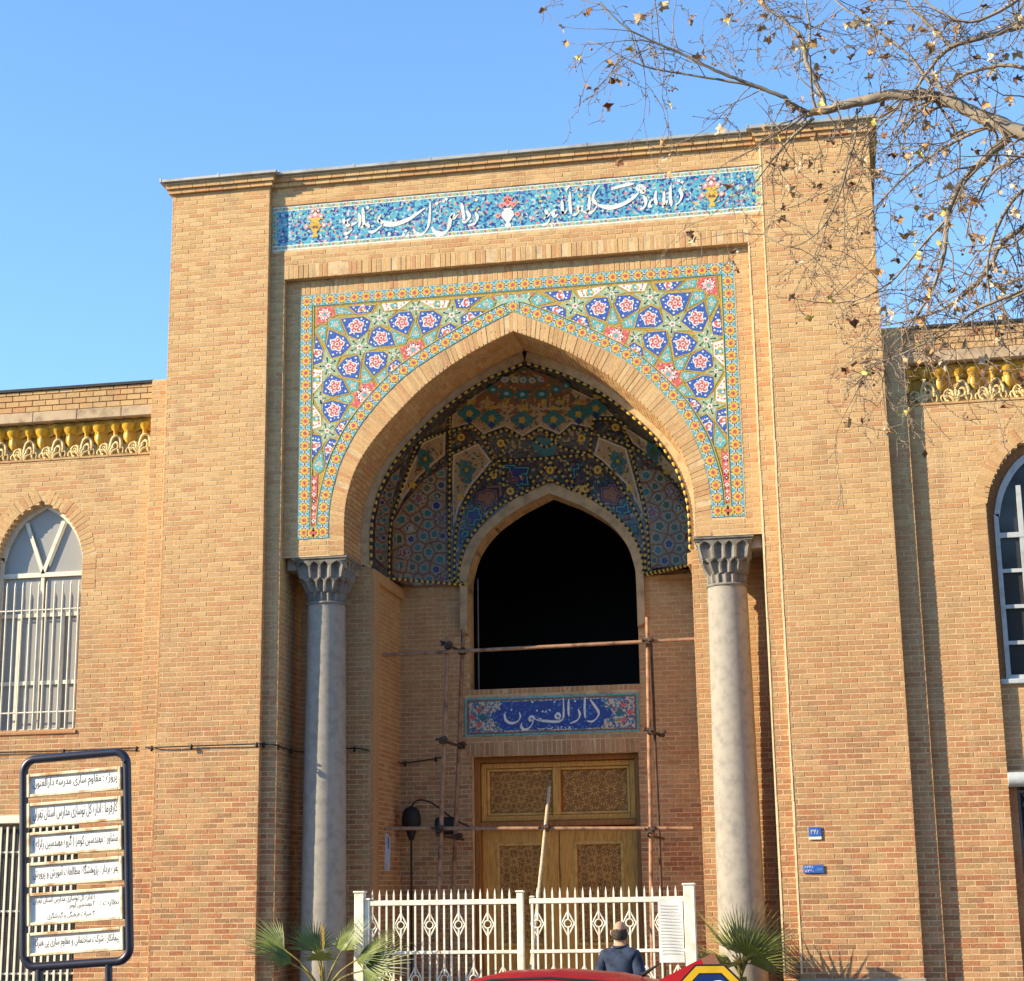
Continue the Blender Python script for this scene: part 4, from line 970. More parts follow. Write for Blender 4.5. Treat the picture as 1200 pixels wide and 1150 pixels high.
for st in ([(808, 150), (832, 182), (858, 225), (850, 255), (822, 278), (790, 276)], [(780, 135), (776, 190), (779, 258)], [(738, 205), (748, 240), (732, 272), (690, 290)], [(683, 148), (681, 200), (684, 248)],
           [(652, 140), (653, 200), (651, 255), (632, 276), (600, 280), (560, 277), (520, 274), (488, 266)], [(632, 262), (612, 258), (606, 240), (620, 232), (632, 245), (630, 268)], [(520, 274), (512, 258)], [(488, 266), (470, 250), (452, 256), (458, 272), (476, 268)],
           [(476, 262), (470, 292), (448, 318), (420, 326), (404, 305), (410, 285)], [(394, 225), (399, 255), (380, 280), (345, 288), (316, 272), (308, 240), (314, 222)]):
    pen(g, pf, [ppt(*q) for q in st], .034, .010, 0)
for q in ((572, 212), (497, 215), (348, 210), (530, 220), (548, 222), (720, 160), (600, 165), (470, 165)): disc(g, pf, ppt(*q), .016, .010, 0, 4, .4)
for st in ([(620, 308), (624, 328)], [(638, 308), (640, 328)], [(636, 308), (648, 310)], [(658, 312), (668, 318), (662, 328)], [(688, 306), (680, 328)], [(688, 306), (697, 328)], [(500, 318), (520, 324), (545, 318)], [(550, 316), (575, 322), (592, 312)]):
    strip(g, pf, [ppt(*q) for q in st], .010, .010, 0)
g.build('lettering', g_white, plq)

# ---- carved wooden door
DY = YB+.26
dr = link('door', None, portal); dr.location = (0, DY, 0)
m_wood_c = M('carved_ground_wood', (.31, .135, .032), .6, .25, 9, .2)
def lattice(x0, x1, z0, z1, n, y, parent, name='carved_panel'):
    """star lattice carved in relief: crossing straps round regular centres"""
    g = MB(); g.box(x0, x1, y, y+.03, z0, z1, 0); st = (x1-x0)/n; nz = max(1, round((z1-z0)/st)); sz = (z1-z0)/nz; fn = lambda u, v, d: (u, y-d, v)
    for i in range(n+1):
        for k in range(nz+1):
            for half_ in (0, 1):
                cx, cz = x0+(i+.5*half_)*st, z0+(k+.5*half_)*sz; r_ = min(st, sz)*.5
                for j in range(10 if not half_ else 8):
                    t = 2*math.pi*j/(10 if not half_ else 8)+.2
                    poly = []
                    for rr, dt in ((.2, 0), (.46, .22), (.86 if not half_ else .66, 0), (.46, -.22)): poly.append((cx+rr*r_*math.cos(t+dt), cz+rr*r_*math.sin(t+dt)))
                    if all(x0 < p[0] < x1 and z0 < p[1] < z1 for p in poly): g.prism(poly, fn, 0, .012, 1)
            for ox, oz in ((.5, 0), (0, .5), (.25, .25), (.75, .25), (.25, .75), (.75, .75)):
                cx, cz = x0+(i+ox)*st, z0+(k+oz)*sz
                for j in range(5):
                    t = j*1.2566+ox; r_ = st*.105; poly = [(cx+r_*a*math.cos(t+b), cz+r_*a*math.sin(t+b)) for a, b in ((.3, 0), (.75, .4), (1.15, 0), (.75, -.4))]
                    if all(x0 < p[0] < x1 and z0 < p[1] < z1 for p in poly): g.prism(poly, fn, 0, .010, 1)
    return g.build(name, [m_wood_c, m_wood_l], parent)
def frame(x0, x1, z0, z1, t, y, dep, mat, parent, name):
    g = MB(); g.box(x0, x0+t, y, y+dep, z0, z1, ch=.006); g.box(x1-t, x1, y, y+dep, z0, z1, ch=.006); g.box(x0+t, x1-t, y+.002, y+dep, z1-t, z1, ch=.006); g.box(x0+t, x1-t, y+.002, y+dep, z0, z0+t, ch=.006)
    return g.build(name, mat, parent)
zm = 2.93
frame(DX0+.005, DX1-.005, -.2, DZT-.005, .07, -.12, .3, m_wood_d, dr, 'door_frame')
frame(DX0+.08, DX1-.08, zm+.05, DZT-.08, .07, -.05, .12, m_wood, dr, 'transom_frame'); frame(DX0+.155, DX1-.155, zm+.125, DZT-.155, .035, -.02, .1, m_wood_l, dr, 'transom_moulding')
g = MB(); g.box(-.035, .075, -.04, .08, zm+.12, DZT-.15, ch=.008); g.build('transom_mullion', m_wood, dr)
g = MB(); g.box(DX0+.07, DX1-.07, -.13, .1, zm-.03, zm+.045, ch=.01); g.build('transom_bar', m_wood_d, dr)
lattice(DX0+.19, -.04, zm+.16, DZT-.19, 4, .03, dr); lattice(.08, DX1-.19, zm+.16, DZT-.19, 4, .03, dr)
xm = .03
for x0, x1 in ((DX0+.075, xm-.005), (xm+.005, DX1-.075)):
    lf = frame(x0, x1, .02, zm-.04, .21, .02, .07, m_wood, dr, 'door_leaf')
    frame(x0+.19, x1-.19, 1.35, zm-.23, .045, .012, .06, m_wood_l, lf, 'panel_moulding'); lattice(x0+.225, x1-.225, 1.39, zm-.27, 3, .05, lf)
    g = MB(); g.box(x0+.2, x1-.2, .04, .09, .2, 1.36); g.build('lower_panel', m_wood, lf)
# ================================================================== WINGS
ZY0, ZY1 = 7.70, 8.20
def pointed(hw, z0, zs, za, n=10):
    """pointed-arch outline, right half from sill to apex"""
    P = [(hw, z0), (hw, zs), (hw*.97, zs+(za-zs)*.28), (hw*.82, zs+(za-zs)*.56), (hw*.5, zs+(za-zs)*.82), (0, za)]
    return prof(P, n)
def window(parent, cx, hw, z0, zs, za, y, glassm, framem, nv, rows, tracery):
    o = link('window', None, parent); A = pointed(hw, z0, zs, za); n = len(A)
    g = MB(); out = [(cx+x, z) for x, z in A]+[(cx-x, z) for x, z in A[-2::-1]]; fn = lambda u, v, d: (u, y-d, v)
    g.prism(out, fn, -.02, -.012); g.build('pane', glassm, o)
    g = MB(); t = .055
    for sgn in (-1, 1):
        B = [(max(0, x-t), z-(t if i > n*.35 else 0)) for i, (x, z) in enumerate(A)]
        for i in range(n-1):
            q = [A[i], A[i+1], B[i+1], B[i]]; f4 = [(cx+sgn*a, y-.03, b) for a, b in q]; g.add(f4, [(0, 1, 2, 3)])
            g.add([f4[3], f4[2], (f4[2][0], y+.01, f4[2][2]), (f4[3][0], y+.01, f4[3][2])], [(0, 1, 2, 3)])
    g.box(cx-hw, cx+hw, y-.031, y+.01, z0, z0+.05); g.build('window_frame', framem, o)
    g = MB(); g.box(cx-hw+.04, cx+hw-.04, y-.034, y+.005, zs-.03, zs+.03)
    if tracery:
        g.box(cx-.022, cx+.022, y-.028, y+.004, z0+.05, zs-.031)
        for sgn in (-1, 1):
            d = Vector((sgn*.42*hw, 0, (za-zs)*.70)); p = Vector((cx, y-.016, zs+.02)); nn = Vector((d.z, 0, -d.x)).normalized()*.025
            a, b = p, p+d
            g.add([a-nn+V(0, -.018, 0), a+nn+V(0, -.018, 0), b+nn+V(0, -.018, 0), b-nn+V(0, -.018, 0), a-nn, a+nn, b+nn, b-nn], [(0, 1, 2, 3), (0, 3, 7, 4), (1, 5, 6, 2)])
        for zf in (.30, .73): g.box(cx-hw+.04, cx+hw-.04, y-.026, y+.004, z0+(zs-z0)*zf, z0+(zs-z0)*zf+.05)
        for k in (-.5, .5): g.box(cx+k*hw-.02, cx+k*hw+.02, y-.027, y+.003, z0+.05, z0+(zs-z0)*.73)
    else:
        for k in range(1, nv): x = cx-hw+2*hw*k/nv; g.box(x-.028, x+.028, y-.028, y+.004, z0+.05, zs+(za-zs)*(.55 if k != nv/2 else .9))
        for k in range(1, rows): z = z0+(zs-z0)*k/rows; g.box(cx-hw+.04, cx+hw-.04, y-.026, y+.003, z-.022, z+.022)
    g.build('muntins', framem, o); return o
def arch_trim(bk, cx, A, zfrom, Y, w_=.19):
    P = [Vector(p) for p in resample([(A[0][0], zfrom)]+[p for p in A if p[1] > zfrom+.01], .064)[0]]
    for sgn in (-1, 1):
        for a, b in zip(P, P[1:]):
            t = (b-a).normalized(); nr = Vector((t.y, -t.x)); nr = nr if nr.x > 0 else -nr
            def fn(u, v, d, a=a, b=b, nr=nr): q = a.lerp(b, v)+nr*u; return (cx+sgn*q.x, Y-d, q.y)
            bk._emit(fn, .004, w_, .06, .94, R.uniform(-.002, .002)+.0015)
def niche_frieze(wing, x0, x1, y):
    """glazed stalactite cornice, one cell mesh repeated"""
    U = .405; g = MB(); H = ZY1-ZY0; fn = lambda u, v, d: (u, -d, v)
    def loft(prof_, n=10, cx=0, m=0):
        vs = []
        for z, w_, d in prof_:
            for j in range(n+1): t = math.pi*j/n; vs.append((cx-w_*math.cos(t), -d*math.sin(t)**.8, z))
        g.add(vs, [(i*(n+1)+j, i*(n+1)+j+1, (i+1)*(n+1)+j+1, (i+1)*(n+1)+j) for i in range(len(prof_)-1) for j in range(n)], m, True)
    # goblet brackets: a broad one between cells, a slim one in the middle of the niche head
    loft([(0, .018, .05), (.05, .03, .06), (.09, .02, .05), (.15, .035, .055), (.22, .055, .075), (.29, .05, .075), (.33, .04, .06), (.36, .075, .085), (.41, .105, .11), (.44, .11, .115)], cx=-U/2)
    loft([(.19, .016, .05), (.25, .028, .07), (.31, .026, .07), (.345, .03, .07), (.38, .06, .09), (.42, .08, .105), (.44, .085, .11)], cx=U*.07)
    # pointed niche heads above, on a sloping hood
    for i in range(3):
        for s_ in (-1, 1):
            c = s_*U*.25
            z0 = .36+i*.045; g.add([(c-.10, -.045-i*.012, z0), (c, -.01-i*.012, z0-.03), (c+.10, -.045-i*.012, z0), (c+.10, -.06-i*.012, z0+.04), (c, -.025-i*.012, z0+.012), (c-.10, -.06-i*.012, z0+.04)], [(0, 1, 4, 5), (1, 2, 3, 4)], 0)
    g.box(-U/2, U/2, -.05, 0, H-.055, H-.002, 0)
    # flared cheeks of the niche
    for s_ in (-1, 1):
        g.add([(s_*U*.42, -.05, .14), (s_*U*.42, -.06, .40), (s_*U*.20, .03, .36), (s_*U*.18, .035, .16)], [(0, 1, 2, 3)], 1)
    # scroll leaf at the foot
    def ring(cx, cz, r_, tt, m=2, a0=0, a1=6.28, sz=1):
        n = 14; g.tube([(cx+r_*math.cos(a0+(a1-a0)*i/n), -.075-.01*math.sin(i), (cz+sz*r_*math.sin(a0+(a1-a0)*i/n))*1.3) for i in range(n+1)], tt*1.1, 5, m)
    ring(.06, .11, .075, .021, 2, -.4, 3.6, 1.25); ring(.06, .10, .04, .018, 2); ring(-.10, .075, .055, .015, 2, 0, 4.6); ring(-.10, .075, .024, .012, 2); ring(.135, .055, .035, .013, 2); ring(-.02, .05, .04, .013, 2, .5, 4); ring(-.165, .05, .03, .012, 2)
    for k in range(5): a = .7+k*.42; g.tube([(-.02, -.07, .01), (-.02+.07*math.cos(a), -.10, .01+.09*math.sin(a)), (-.02+.15*math.cos(a), -.07, .01+.15*math.sin(a))], [.012, .02, .006], 5, 2)
    vs = [(-.2, -.055, .0), (.2, -.055, .0), (.2, -.05, .13), (.13, -.05, .21), (.05, -.05, .25), (-.03, -.05, .16), (-.11, -.05, .20), (-.2, -.05, .10)]
    g.add(vs, [list(range(8))], 2); g.box(-.2, .2, -.055, .03, -.0, .012, 2)
    me = g.mesh('niche_cell', [m_yglaze, m_yglaze_d, m_scroll])
    b = MB(); b.box(x0, x1, y+.165, y+.19, ZY0, ZY1); bd = b.build('niche_frieze', m_yglaze_d, wing)
    n = int(abs(x1-x0)/U)+1
    for i in range(n):
        cx = x1-.2-i*U if x0 < 0 else x0+.2+i*U
        if x0+.15 <= cx <= x1-.15: link('niche_cell', me, bd, loc=(cx, y+.155, ZY0))
def wing(sgn, label):
    wg = thing('wing_building', label, 'building'); bk = Bricks(); X0, X2 = (-10.2, -XO) if sgn < 0 else (XO, 9.6)
    ins = .13 if sgn < 0 else .14
    core = MB(); y = DW
    wins = []
    if sgn < 0:
        cx, hw, z0, zs, za = -6.31, .60, 4.13, 6.17, 7.13; A = pointed(hw, z0, zs, za); lw = (-6.95, -5.60, 0.9, 2.98)
        holes = lambda v: ((cx-(hw if v < zs else xat(A, v)), cx+(hw if v < zs else xat(A, v))) if z0 < v < za else (lw[0], lw[1]) if lw[2] < v < lw[3] else None)
    else:
        cx, hw, z0, zs, za = 6.33, .70, 0, 6.10, 7.28; A = pointed(hw, z0, zs, za, 10)
        holes = lambda v: (cx-(hw if v < zs else xat(A, v)), cx+(hw if v < zs else xat(A, v))) if v < za else None
    def iv(v):
        h_ = holes(v); return [(X0, X2)] if h_ is None else [(X0, h_[0]), (h_[1], X2)]
    z = 0
    while z < ZY0:
        z1 = min(z+(.06 if (zs < z+.06 and z < za) else .12), ZY0); vm = (z+z1)/2
        for a, b in iv(vm):
            if b-a > .01: core.box(a, b, y+e, y+.6, z, z1)
        z = z1
    core.box(X0, X2, y+.19, y+.6, ZY0, ZY1); core.box(X0, X2, y+e, y+.6, ZY1+.145, ZWT)
    cr = core.build('wall', m_mortar, wg)
    def ivb(v):
        q = iv(v)
        if len(q) == 2 and zs-.3 < v < za: return [(q[0][0], q[0][1]-.195), (q[1][0]+.195, q[1][1])]
        if za <= v < za+.10: k_ = (za+.10-v)*.8; return [(X0, cx-k_), (cx+k_, X2)]
        return q
    bk.wall(front(y), ivb, .3, ZY0-.005, planar=y); bk.wall(front(y-.02), const((X0, X2)), ZY1+.15, ZWT-.02, bh=.068, pv=.079)
    g = MB(); u = X0
    while u < X2-.05: b = min(u+.62, X2); g.box(u+.002, b-.002, y-.035, y+.5, ZY1-.0, ZY1+.14, ch=.008); u = b
    g.build('ledge', m_plaster, wg)
    g = MB(); g.box(X0, X2, y-.045, y+.6, ZWT-.015, ZWT+.02); g.build('coping', m_tar, wg)
    g = MB(); u = X0
    while u < X2-.05: b = min(u+.4, X2); g.box(u+.002, b-.002, y-.012, y+.1, ZY0-.03, ZY0-.002, ch=.004); u = b
    g.build('string_course', m_brick, wg)
    niche_frieze(wg, X0, X2, y)
    arch_trim(bk, cx, A, zs-.3 if sgn < 0 else zs-.3, y)
    # reveals
    g = MB(); n = len(A)
    for s2 in (-1, 1):
        for i in range(n-1): g.add([(cx+s2*A[i][0], y+.012, A[i][1]), (cx+s2*A[i+1][0], y+.012, A[i+1][1]), (cx+s2*A[i+1][0], y+.55, A[i+1][1]), (cx+s2*A[i][0], y+.55, A[i][1])], [(0, 1, 2, 3)])
    g.build('window_reveal', m_brick, wg)
    if sgn < 0:
        window(wg, cx, hw+.012, z0-.01, zs+.0, za+.012, y+.16, m_glass, m_cream, 2, 1, True)
        g = MB(); g.box(cx-hw, cx+hw, y+.22, y+.23, z0, zs); g.build('curtain', m_blind, wg)
        g = MB(); g.box(cx-hw-.02, cx+hw+.02, y-.02, y+.2, z0-.05, z0, ch=.01); g.build('window_sill', m_brick, wg)
        gr = link('window_grille', None, wg); k = 0; x = cx-hw+.05
        bar = MB(); bar.tube([(0, 0, -.04), (0, 0, 1.82)], .0125, 6); bar.tube([(0, 0, 1.82), (0, 0, 1.875)], [.0125, .003], 6); bm_ = bar.mesh('bar', [m_cream])
        while x < cx+hw: link('bar', bm_, gr, loc=(x, y+.035, z0+.06)); x += .1105
        for zc in (z0+.24, z0+1.56):
            g = MB(); g.tube([(cx-hw, y+.035, zc), (cx+hw, y+.035, zc)], .011, 6); g.build('crossbar', m_cream, gr)
        # lower window with lintel, grille
        lo = link('window', None, wg); xa, xb, za_, zb_ = lw
        g = MB(); g.box(xa, xb, y+.2, y+.22, za_, zb_); g.build('pane', m_glass_d, lo)
        g = MB(); g.box(xa-.02, xb+.02, y-.03, y+.2, zb_, zb_+.10, ch=.01); g.build('lintel', m_cream, lo)
        g = MB(); g.box(xa, xa+.05, y+.14, y+.21, za_, zb_); g.box(xb-.05, xb, y+.14, y+.21, za_, zb_); g.box((xa+xb)/2-.03, (xa+xb)/2+.03, y+.14, y+.21, za_, zb_); g.box(xa+.05, xb-.05, y+.141, y+.21, zb_-.06, zb_); g.build('window_frame', m_cream, lo)
        gr = link('window_grille', None, wg); x = xa+.03; h_ = zb_-za_
        bar = MB(); bar.box(-.013, .013, -.008, .008, 0, h_-.05); bm_ = bar.mesh('bar', [m_cream])
        while x < xb: link('bar', bm_, gr, loc=(x, y+.03, za_+.02)); x += .088
        for zc in (za_+.25, za_+1.0, za_+1.72):
            g = MB(); g.box(xa, xb, y+.04, y+.052, zc, zc+.022); g.build('crossbar', m_cream, gr)
        g = MB(); x = xa
        while x < xb: g.box(x, x+.004, y+.1, y+.104, za_, zb_); x += .022
        z = za_
        while z < zb_: g.box(xa, xb, y+.1, y+.104, z, z+.004); z += .022
        g.build('wire_mesh', m_iron, lo, 'stuff')
    else:
        yr = y+.10
        g = MB(); g.box(cx-hw, cx+hw, yr+e, yr+.3, 3.30, 4.34); g.build('niche_wall', m_mortar, wg); g = MB(); g.box(cx-hw, cx+hw, yr+e, yr+.3, 0, .95); g.build('niche_wall', m_mortar, wg)
        bk.wall(front(yr), const((cx-hw, cx+hw)), 3.32, 4.33); bk.wall(front(yr), const((cx-hw, cx+hw)), .3, .95)
        ga = MB(); o_ = [(cx+x, z) for x, z in pointed(hw+.03, 4.3, 6.10, 7.32)]; o_ += [(2*cx-x, z) for x, z in o_[-2::-1]]
        ga.prism(o_, lambda u, v, d: (u, yr+.075-d, v), -.03, 0); ga.build('niche_wall', m_brick, wg)
        window(wg, cx, hw-.085, 4.36, 6.06, 7.14, yr+.045, m_glass_d, m_greyframe, 4, 4, False)
        g = MB(); g.box(cx-hw+.01, cx+hw-.01, yr-.05, yr+.1, 4.30, 4.36, ch=.01); g.build('window_sill', m_greyframe, wg)
        g = MB(); g.tube([(cx-hw+.0, yr-.07, 3.21), (cx+hw, yr-.07, 3.21)], .085, 14); lt = g.build('lintel_pipe', m_greyframe, wg)
        g = MB(); g.box(cx-hw+.30, cx+hw-.3, yr-.16, yr+.02, 3.10, 3.31, ch=.02); g.build('lintel_box', m_white, lt)
        lo = link('window', None, wg); g = MB(); g.box(cx-hw+.1, cx+hw, yr+.12, yr+.14, .95, 3.3); g.build('pane', m_glass_d, lo)
        g = MB(); g.box(cx-hw, cx-hw+.1, yr, yr+.15, .95, 3.3); g.build('window_frame', m_brick, lo)
        gr = link('window_grille', None, wg)
        xs_ = cx-hw+.12; pw = .27
        sc = MB()
        def scroll(mx, mz, r_, s1, s2):
            pts = []
            for i in range(20): t = i/19*5.2; q = r_*(1-.13*t); pts.append((mx+s1*(r_-q*math.cos(t))*1.0, 0, mz+s2*q*math.sin(t)))
            sc.tube(pts, .0075, 5)
        for s1 in (-1, 1):
            for s2 in (-1, 1): scroll(0, .33+s2*.16, .06, s1, s2); scroll(0, .33-s2*.16, .05, s1, s2)
            sc.tube([(0, 0, .05), (s1*.10, 0, .30), (0, 0, .60)], .007, 5); sc.tube([(s1*.12, 0, .0), (0, 0, .2)], .007, 5); sc.tube([(s1*.12, 0, .66), (0, 0, .46)], .007, 5)
        sc.tube([(0, 0, 0), (0, 0, .66)], .008, 5); sm = sc.mesh('scroll', [m_iron])
        for i in range(5):
            x = xs_+i*pw
            g = MB(); g.box(x-.012, x+.012, yr+.03, yr+.05, .95, 3.12); g.build('bar', m_iron, gr)
            for zc in (1.05, 1.74, 2.43): link('scroll', sm, gr, loc=(x+pw/2, yr+.04, zc))
        for zc in (1.04, 1.72, 2.40, 3.08):
            g = MB(); g.box(xs_-.02, cx+hw, yr+.028, yr+.052, zc-.014, zc+.014); g.build('crossbar', m_iron, gr)
    bk.finish(wg, cr, 'brickwork', m_brick, 300); return wg
wing(-1, 'lower brick wing with cream grilled arched window, behind the white notice board')
wing(1, 'lower brick wing with grey framed arched window and scrolled iron grille, behind bare branches')
# ================================================================== lettering helper (Persian)
FM = {}
for c in list(range(0xFB50, 0xFDFF))+list(range(0xFE70, 0xFEFF)):
    d = unicodedata.decomposition(chr(c)).split()
    if len(d) == 2 and d[0] in ('<isolated>', '<final>', '<initial>', '<medial>'): FM.setdefault(chr(int(d[1], 16)), {})[d[0][1:-1]] = chr(c)
def shape(s):
    out = []
    for i, ch in enumerate(s):
        f = FM.get(ch)
        if not f: out.append(ch); continue
        p = i > 0 and 'initial' in FM.get(s[i-1], {}); n = i+1 < len(s) and s[i+1] in FM and 'initial' in f and 'final' in FM[s[i+1]]
        k = 'medial' if p and n else 'final' if p else 'initial' if n else 'isolated'; out.append(f.get(k, f.get('isolated', ch)))
    return ''.join(reversed(out))
def text_mesh(s, x0, x1, zc, h, y, ital=0):
    """flat lettering fitted into x0..x1, centred on zc, in the plane y"""
    cu = bpy.data.curves.new('lettering', 'FONT'); cu.body = s; cu.resolution_u = 2; cu.shear = ital
    o = bpy.data.objects.new('lettering_source', cu); COL.objects.link(o); dg = bpy.context.evaluated_depsgraph_get(); dg.update()
    me = bpy.data.meshes.new_from_object(o.evaluated_get(dg)); bpy.data.objects.remove(o); bpy.data.curves.remove(cu)
    xs = [v.co.x for v in me.vertices]; ys = [v.co.y for v in me.vertices]; a, b, c, d = min(xs), max(xs), min(ys), max(ys); kx = (x1-x0)/(b-a); kz = h/(d-c)
    for v in me.vertices: v.co = Vector((x0+(v.co.x-a)*kx, y, zc+(v.co.y-(c+d)/2)*kz))
    return me
def put_text(s, x0, x1, zc, h, y, mat, parent, ital=0):
    me = text_mesh(s, x0, x1, zc, h, y, ital); me.materials.append(mat); return link('lettering', me, parent)
# ================================================================== NOTICE BOARD
SX0, SX1, SZ0, SZ1, SY = -3.33, -2.295, 1.455, 3.30, -6.0
sb = thing('notice_board', 'dark tube framed notice board with six white lettered panels on two posts', 'sign', ((SX0+SX1)/2, SY, 0))
sb.rotation_euler = (0, -.055, 0); sb.location.x += .13
L_ = lambda x: x-(SX0+SX1)/2
rr = .11; rt = .037; xa, xb, za, zb = L_(SX0)+rt, L_(SX1)-rt, SZ0+rt, SZ1-rt; loop = []
for cx, cz, a0 in ((xb-rr, zb-rr, 0), (xa+rr, zb-rr, 90), (xa+rr, za+rr, 180), (xb-rr, za+rr, 270)):
    for i in range(9): t = math.radians(a0+i*11.25); loop.append((cx+rr*math.cos(t), 0, cz+rr*math.sin(t)))
g = MB(); g.tube(loop+[loop[0], loop[1]], rt, 14, cap=False); g.build('tube_frame', m_navy, sb)
for x in (-.34, .29):
    g = MB(); g.tube([(x, 0, -.05), (x, 0, SZ0+.03)], .032, 12); g.build('post', m_navy, sb)
rows = [(191, 291), (316, 421), (441, 546), (571, 676), (701, 841), (870, 972)]
TX = ['پروژه : مقاوم سازی مدرسه دارالفنون', 'کارفرما : اداره کل نوسازی مدارس استان تهران', 'مشاور : مهندسین کومز ) گروه مهندسین زلزله (', 'بهره بردار : پژوهشگاه مطالعات آموزش و پرورش', None, 'پیمانکار : شرکت ساختمانی و مقاوم سازی پی هنرگاه']
for i, (r0, r1) in enumerate(rows):
    z1 = PX(90, 850+r0/3.636, SY).z; z0 = PX(90, 850+r1/3.636, SY).z; pa, pb = xa+rt+.005, xb-rt-.005
    p = link('sign_panel', None, sb)
    g = MB(); g.box(pa+.02, pb-.02, -.01, .012, z0+.02, z1-.02); g.build('plate', m_sign, p)
    frame(pa, pb, z0, z1, .028, -.035, .06, m_signrim, p, 'panel_rim')
    xl, xr = pa+.05, pb-.045; zc = (z0+z1)/2; h_ = z1-z0
    if TX[i]: put_text(shape(TX[i]), xl, xr, zc+.005, h_*.52, -.0115, m_ink, p)
    else:
        put_text(shape('نظارت :'), xr-.17, xr, zc+.01, h_*.22, -.0115, m_ink, p)
        put_text(shape('۱ اداره کل نوسازی مدارس استان تهران'), xl, xr-.22, zc+h_*.25, h_*.22, -.0115, m_ink, p)
        put_text(shape('۲ مهندسین کومز'), xl+.33, xr-.22, zc+.01, h_*.2, -.0115, m_ink, p)
        put_text(shape('۳ میراث فرهنگی و گردشگری'), xl+.13, xr-.22, zc-h_*.24, h_*.22, -.0115, m_ink, p)
# ================================================================== HOUSE NUMBER PLATES
m_plate = M('enamel_blue', (.03, .11, .42), .3, .12, 8, 0, spec=.5)
np_ = thing('house_number_plate', 'small blue enamel number plate with white strip, upper of two on pier', 'sign', (3.44, -.012, 2.645))
g = MB(); g.box(-.07, .07, -.006, .006, -.035, .07, ch=.003); g.box(-.07, .07, -.006, .006, -.068, -.036, 1, ch=.003); g.build('plate', [m_plate, m_white], np_)
put_text('۳۴۸', -.05, .05, .018, .055, -.0075, m_white, np_)
np2 = thing('street_code_plate', 'small blue plate with tiny white digits, lower of two on pier', 'sign', (3.40, -.012, 2.25))
g = MB(); g.box(-.115, .115, -.006, .006, -.045, .045, ch=.003); g.build('plate', m_plate, np2)
put_text('۲۲۴۵', -.10, .005, .022, .028, -.0075, m_white, np2); put_text('۱۱۴۶۰', -.10, .0, -.02, .028, -.0075, m_white, np2); put_text(shape('تهران'), .03, .10, -.0, .04, -.0075, g_sky, np2)
# ================================================================== CABLE with lamp sockets along the facade
pts = [PX(u, v, y) for u, v, y in ((-60, 884, DW-.03), (0, 882, DW-.03), (75, 880, DW-.03), (150, 877, DW-.03), (176, 876, DO-.03), (184, 876, -.03), (240, 874, -.03), (301, 872, -.03), (306, 872, D1-.03), (322, 873, D1-.03), (330, 876, .25), (345, 880, .6), (358, 881, .93), (408, 877, YJ-.03), (430, 879, YJ-.03), (437, 883, YJ+.25), (464, 893, YB-.2), (475, 894, YB-.03), (505, 890, YB-.04), (524, 886, YB-.04))]
cb = MB(); P = catmull(pts, 4); cb.tube(P, .009, 5); cbl = cb.build('lamp_cable', m_black)
tag(cbl, 'thin dark cable with small lamp sockets strung across the brick facade', 'cable')
for k in range(3, len(P), 5):
    g = MB(); p = P[k]; g.lathe([(.012, .02), (.02, .0), (.02, -.03), (.012, -.05)], (p.x, p.y-.01, p.z), 8); g.build('lamp_socket', m_black, cbl)
# ================================================================== SCAFFOLD in the recess
scf = thing('scaffold', 'rusty tubular scaffold of crossed poles standing before the carved door', 'scaffold')
def pole(a, b, r_=.027, m=m_rust):
    g = MB(); a, b = Vector(a), Vector(b); k = 12; pts = [a.lerp(b, i/k)+Vector((R.uniform(-.004, .004), R.uniform(-.004, .004), 0)) for i in range(k+1)]; g.tube(pts, r_, 10); g.build('pole', m, scf)
def clamp(c):
    g = MB(); c = Vector(c); g.cbox(c, (.045, .05, .04), .012); g.cbox(c+V(.03, -.05, .02), (.03, .028, .03), .01)
    g.tube([c+V(-.075, -.045, .012), c+V(.075, -.045, .012)], .011, 6); g.tube([c+V(.02, -.1, -.03), c+V(.02, .06, -.03)], .012, 6); g.sphere(c+V(-.07, -.045, .012), .02, 0, 6, 5); g.build('clamp', m_rust2, scf)
YF, YR = 1.3, 2.2
def dn(u0, v0, u1, v1, y, m=m_rust, r_=.028):
    a, b = PX(u0, v0, y), PX(u1, v1, y); d = (b-a)/(b.z-a.z); pole(a, b+d*(-b.z), r_, m)
def hz(u0, v0, u1, v1, y, r_=.024, m=m_rust): pole(PX(u0, v0, y), PX(u1, v1, y), r_, m)
hz(448, 768, 817, 749, YF); hz(450, 971, 812, 971, YF-.0, m=m_rust)
dn(525, 746, 514.5, 1046, YF+.06); dn(758.8, 723.5, 763.7, 1049, YF+.06); dn(543, 737.5, 531, 1046, YR, m_rust); dn(763, 748, 775, 1045, YR, m_rust2, .018)
pole(PX(644, 923, YF+.5), PX(621, 1150, YF-1.6), .022, M('pale_timber_pole', (.50, .38, .25), .8, .3, 7, .3, stretch=(8, 8, .6)))
for (u, v) in ((525, 757), (519, 868), (514.5, 972), (760, 752), (762, 857), (763, 973), (639, 971)): clamp(PX(u, v, YF+.02))
for (u, v) in ((541, 764), (541, 874), (537, 981), (775, 860)): clamp(PX(u, v, YR-.03))
for (u0, v0, u1, v1) in ((517, 752, 545, 766), (518, 868, 544, 876), (512, 979, 543, 984), (755, 853, 772, 861), (757, 979, 778, 983)):
    a, b = PX(u0, v0, YF+.0), PX(u1, v1, YR+.05); pole(a, b, .018, m_rust2)
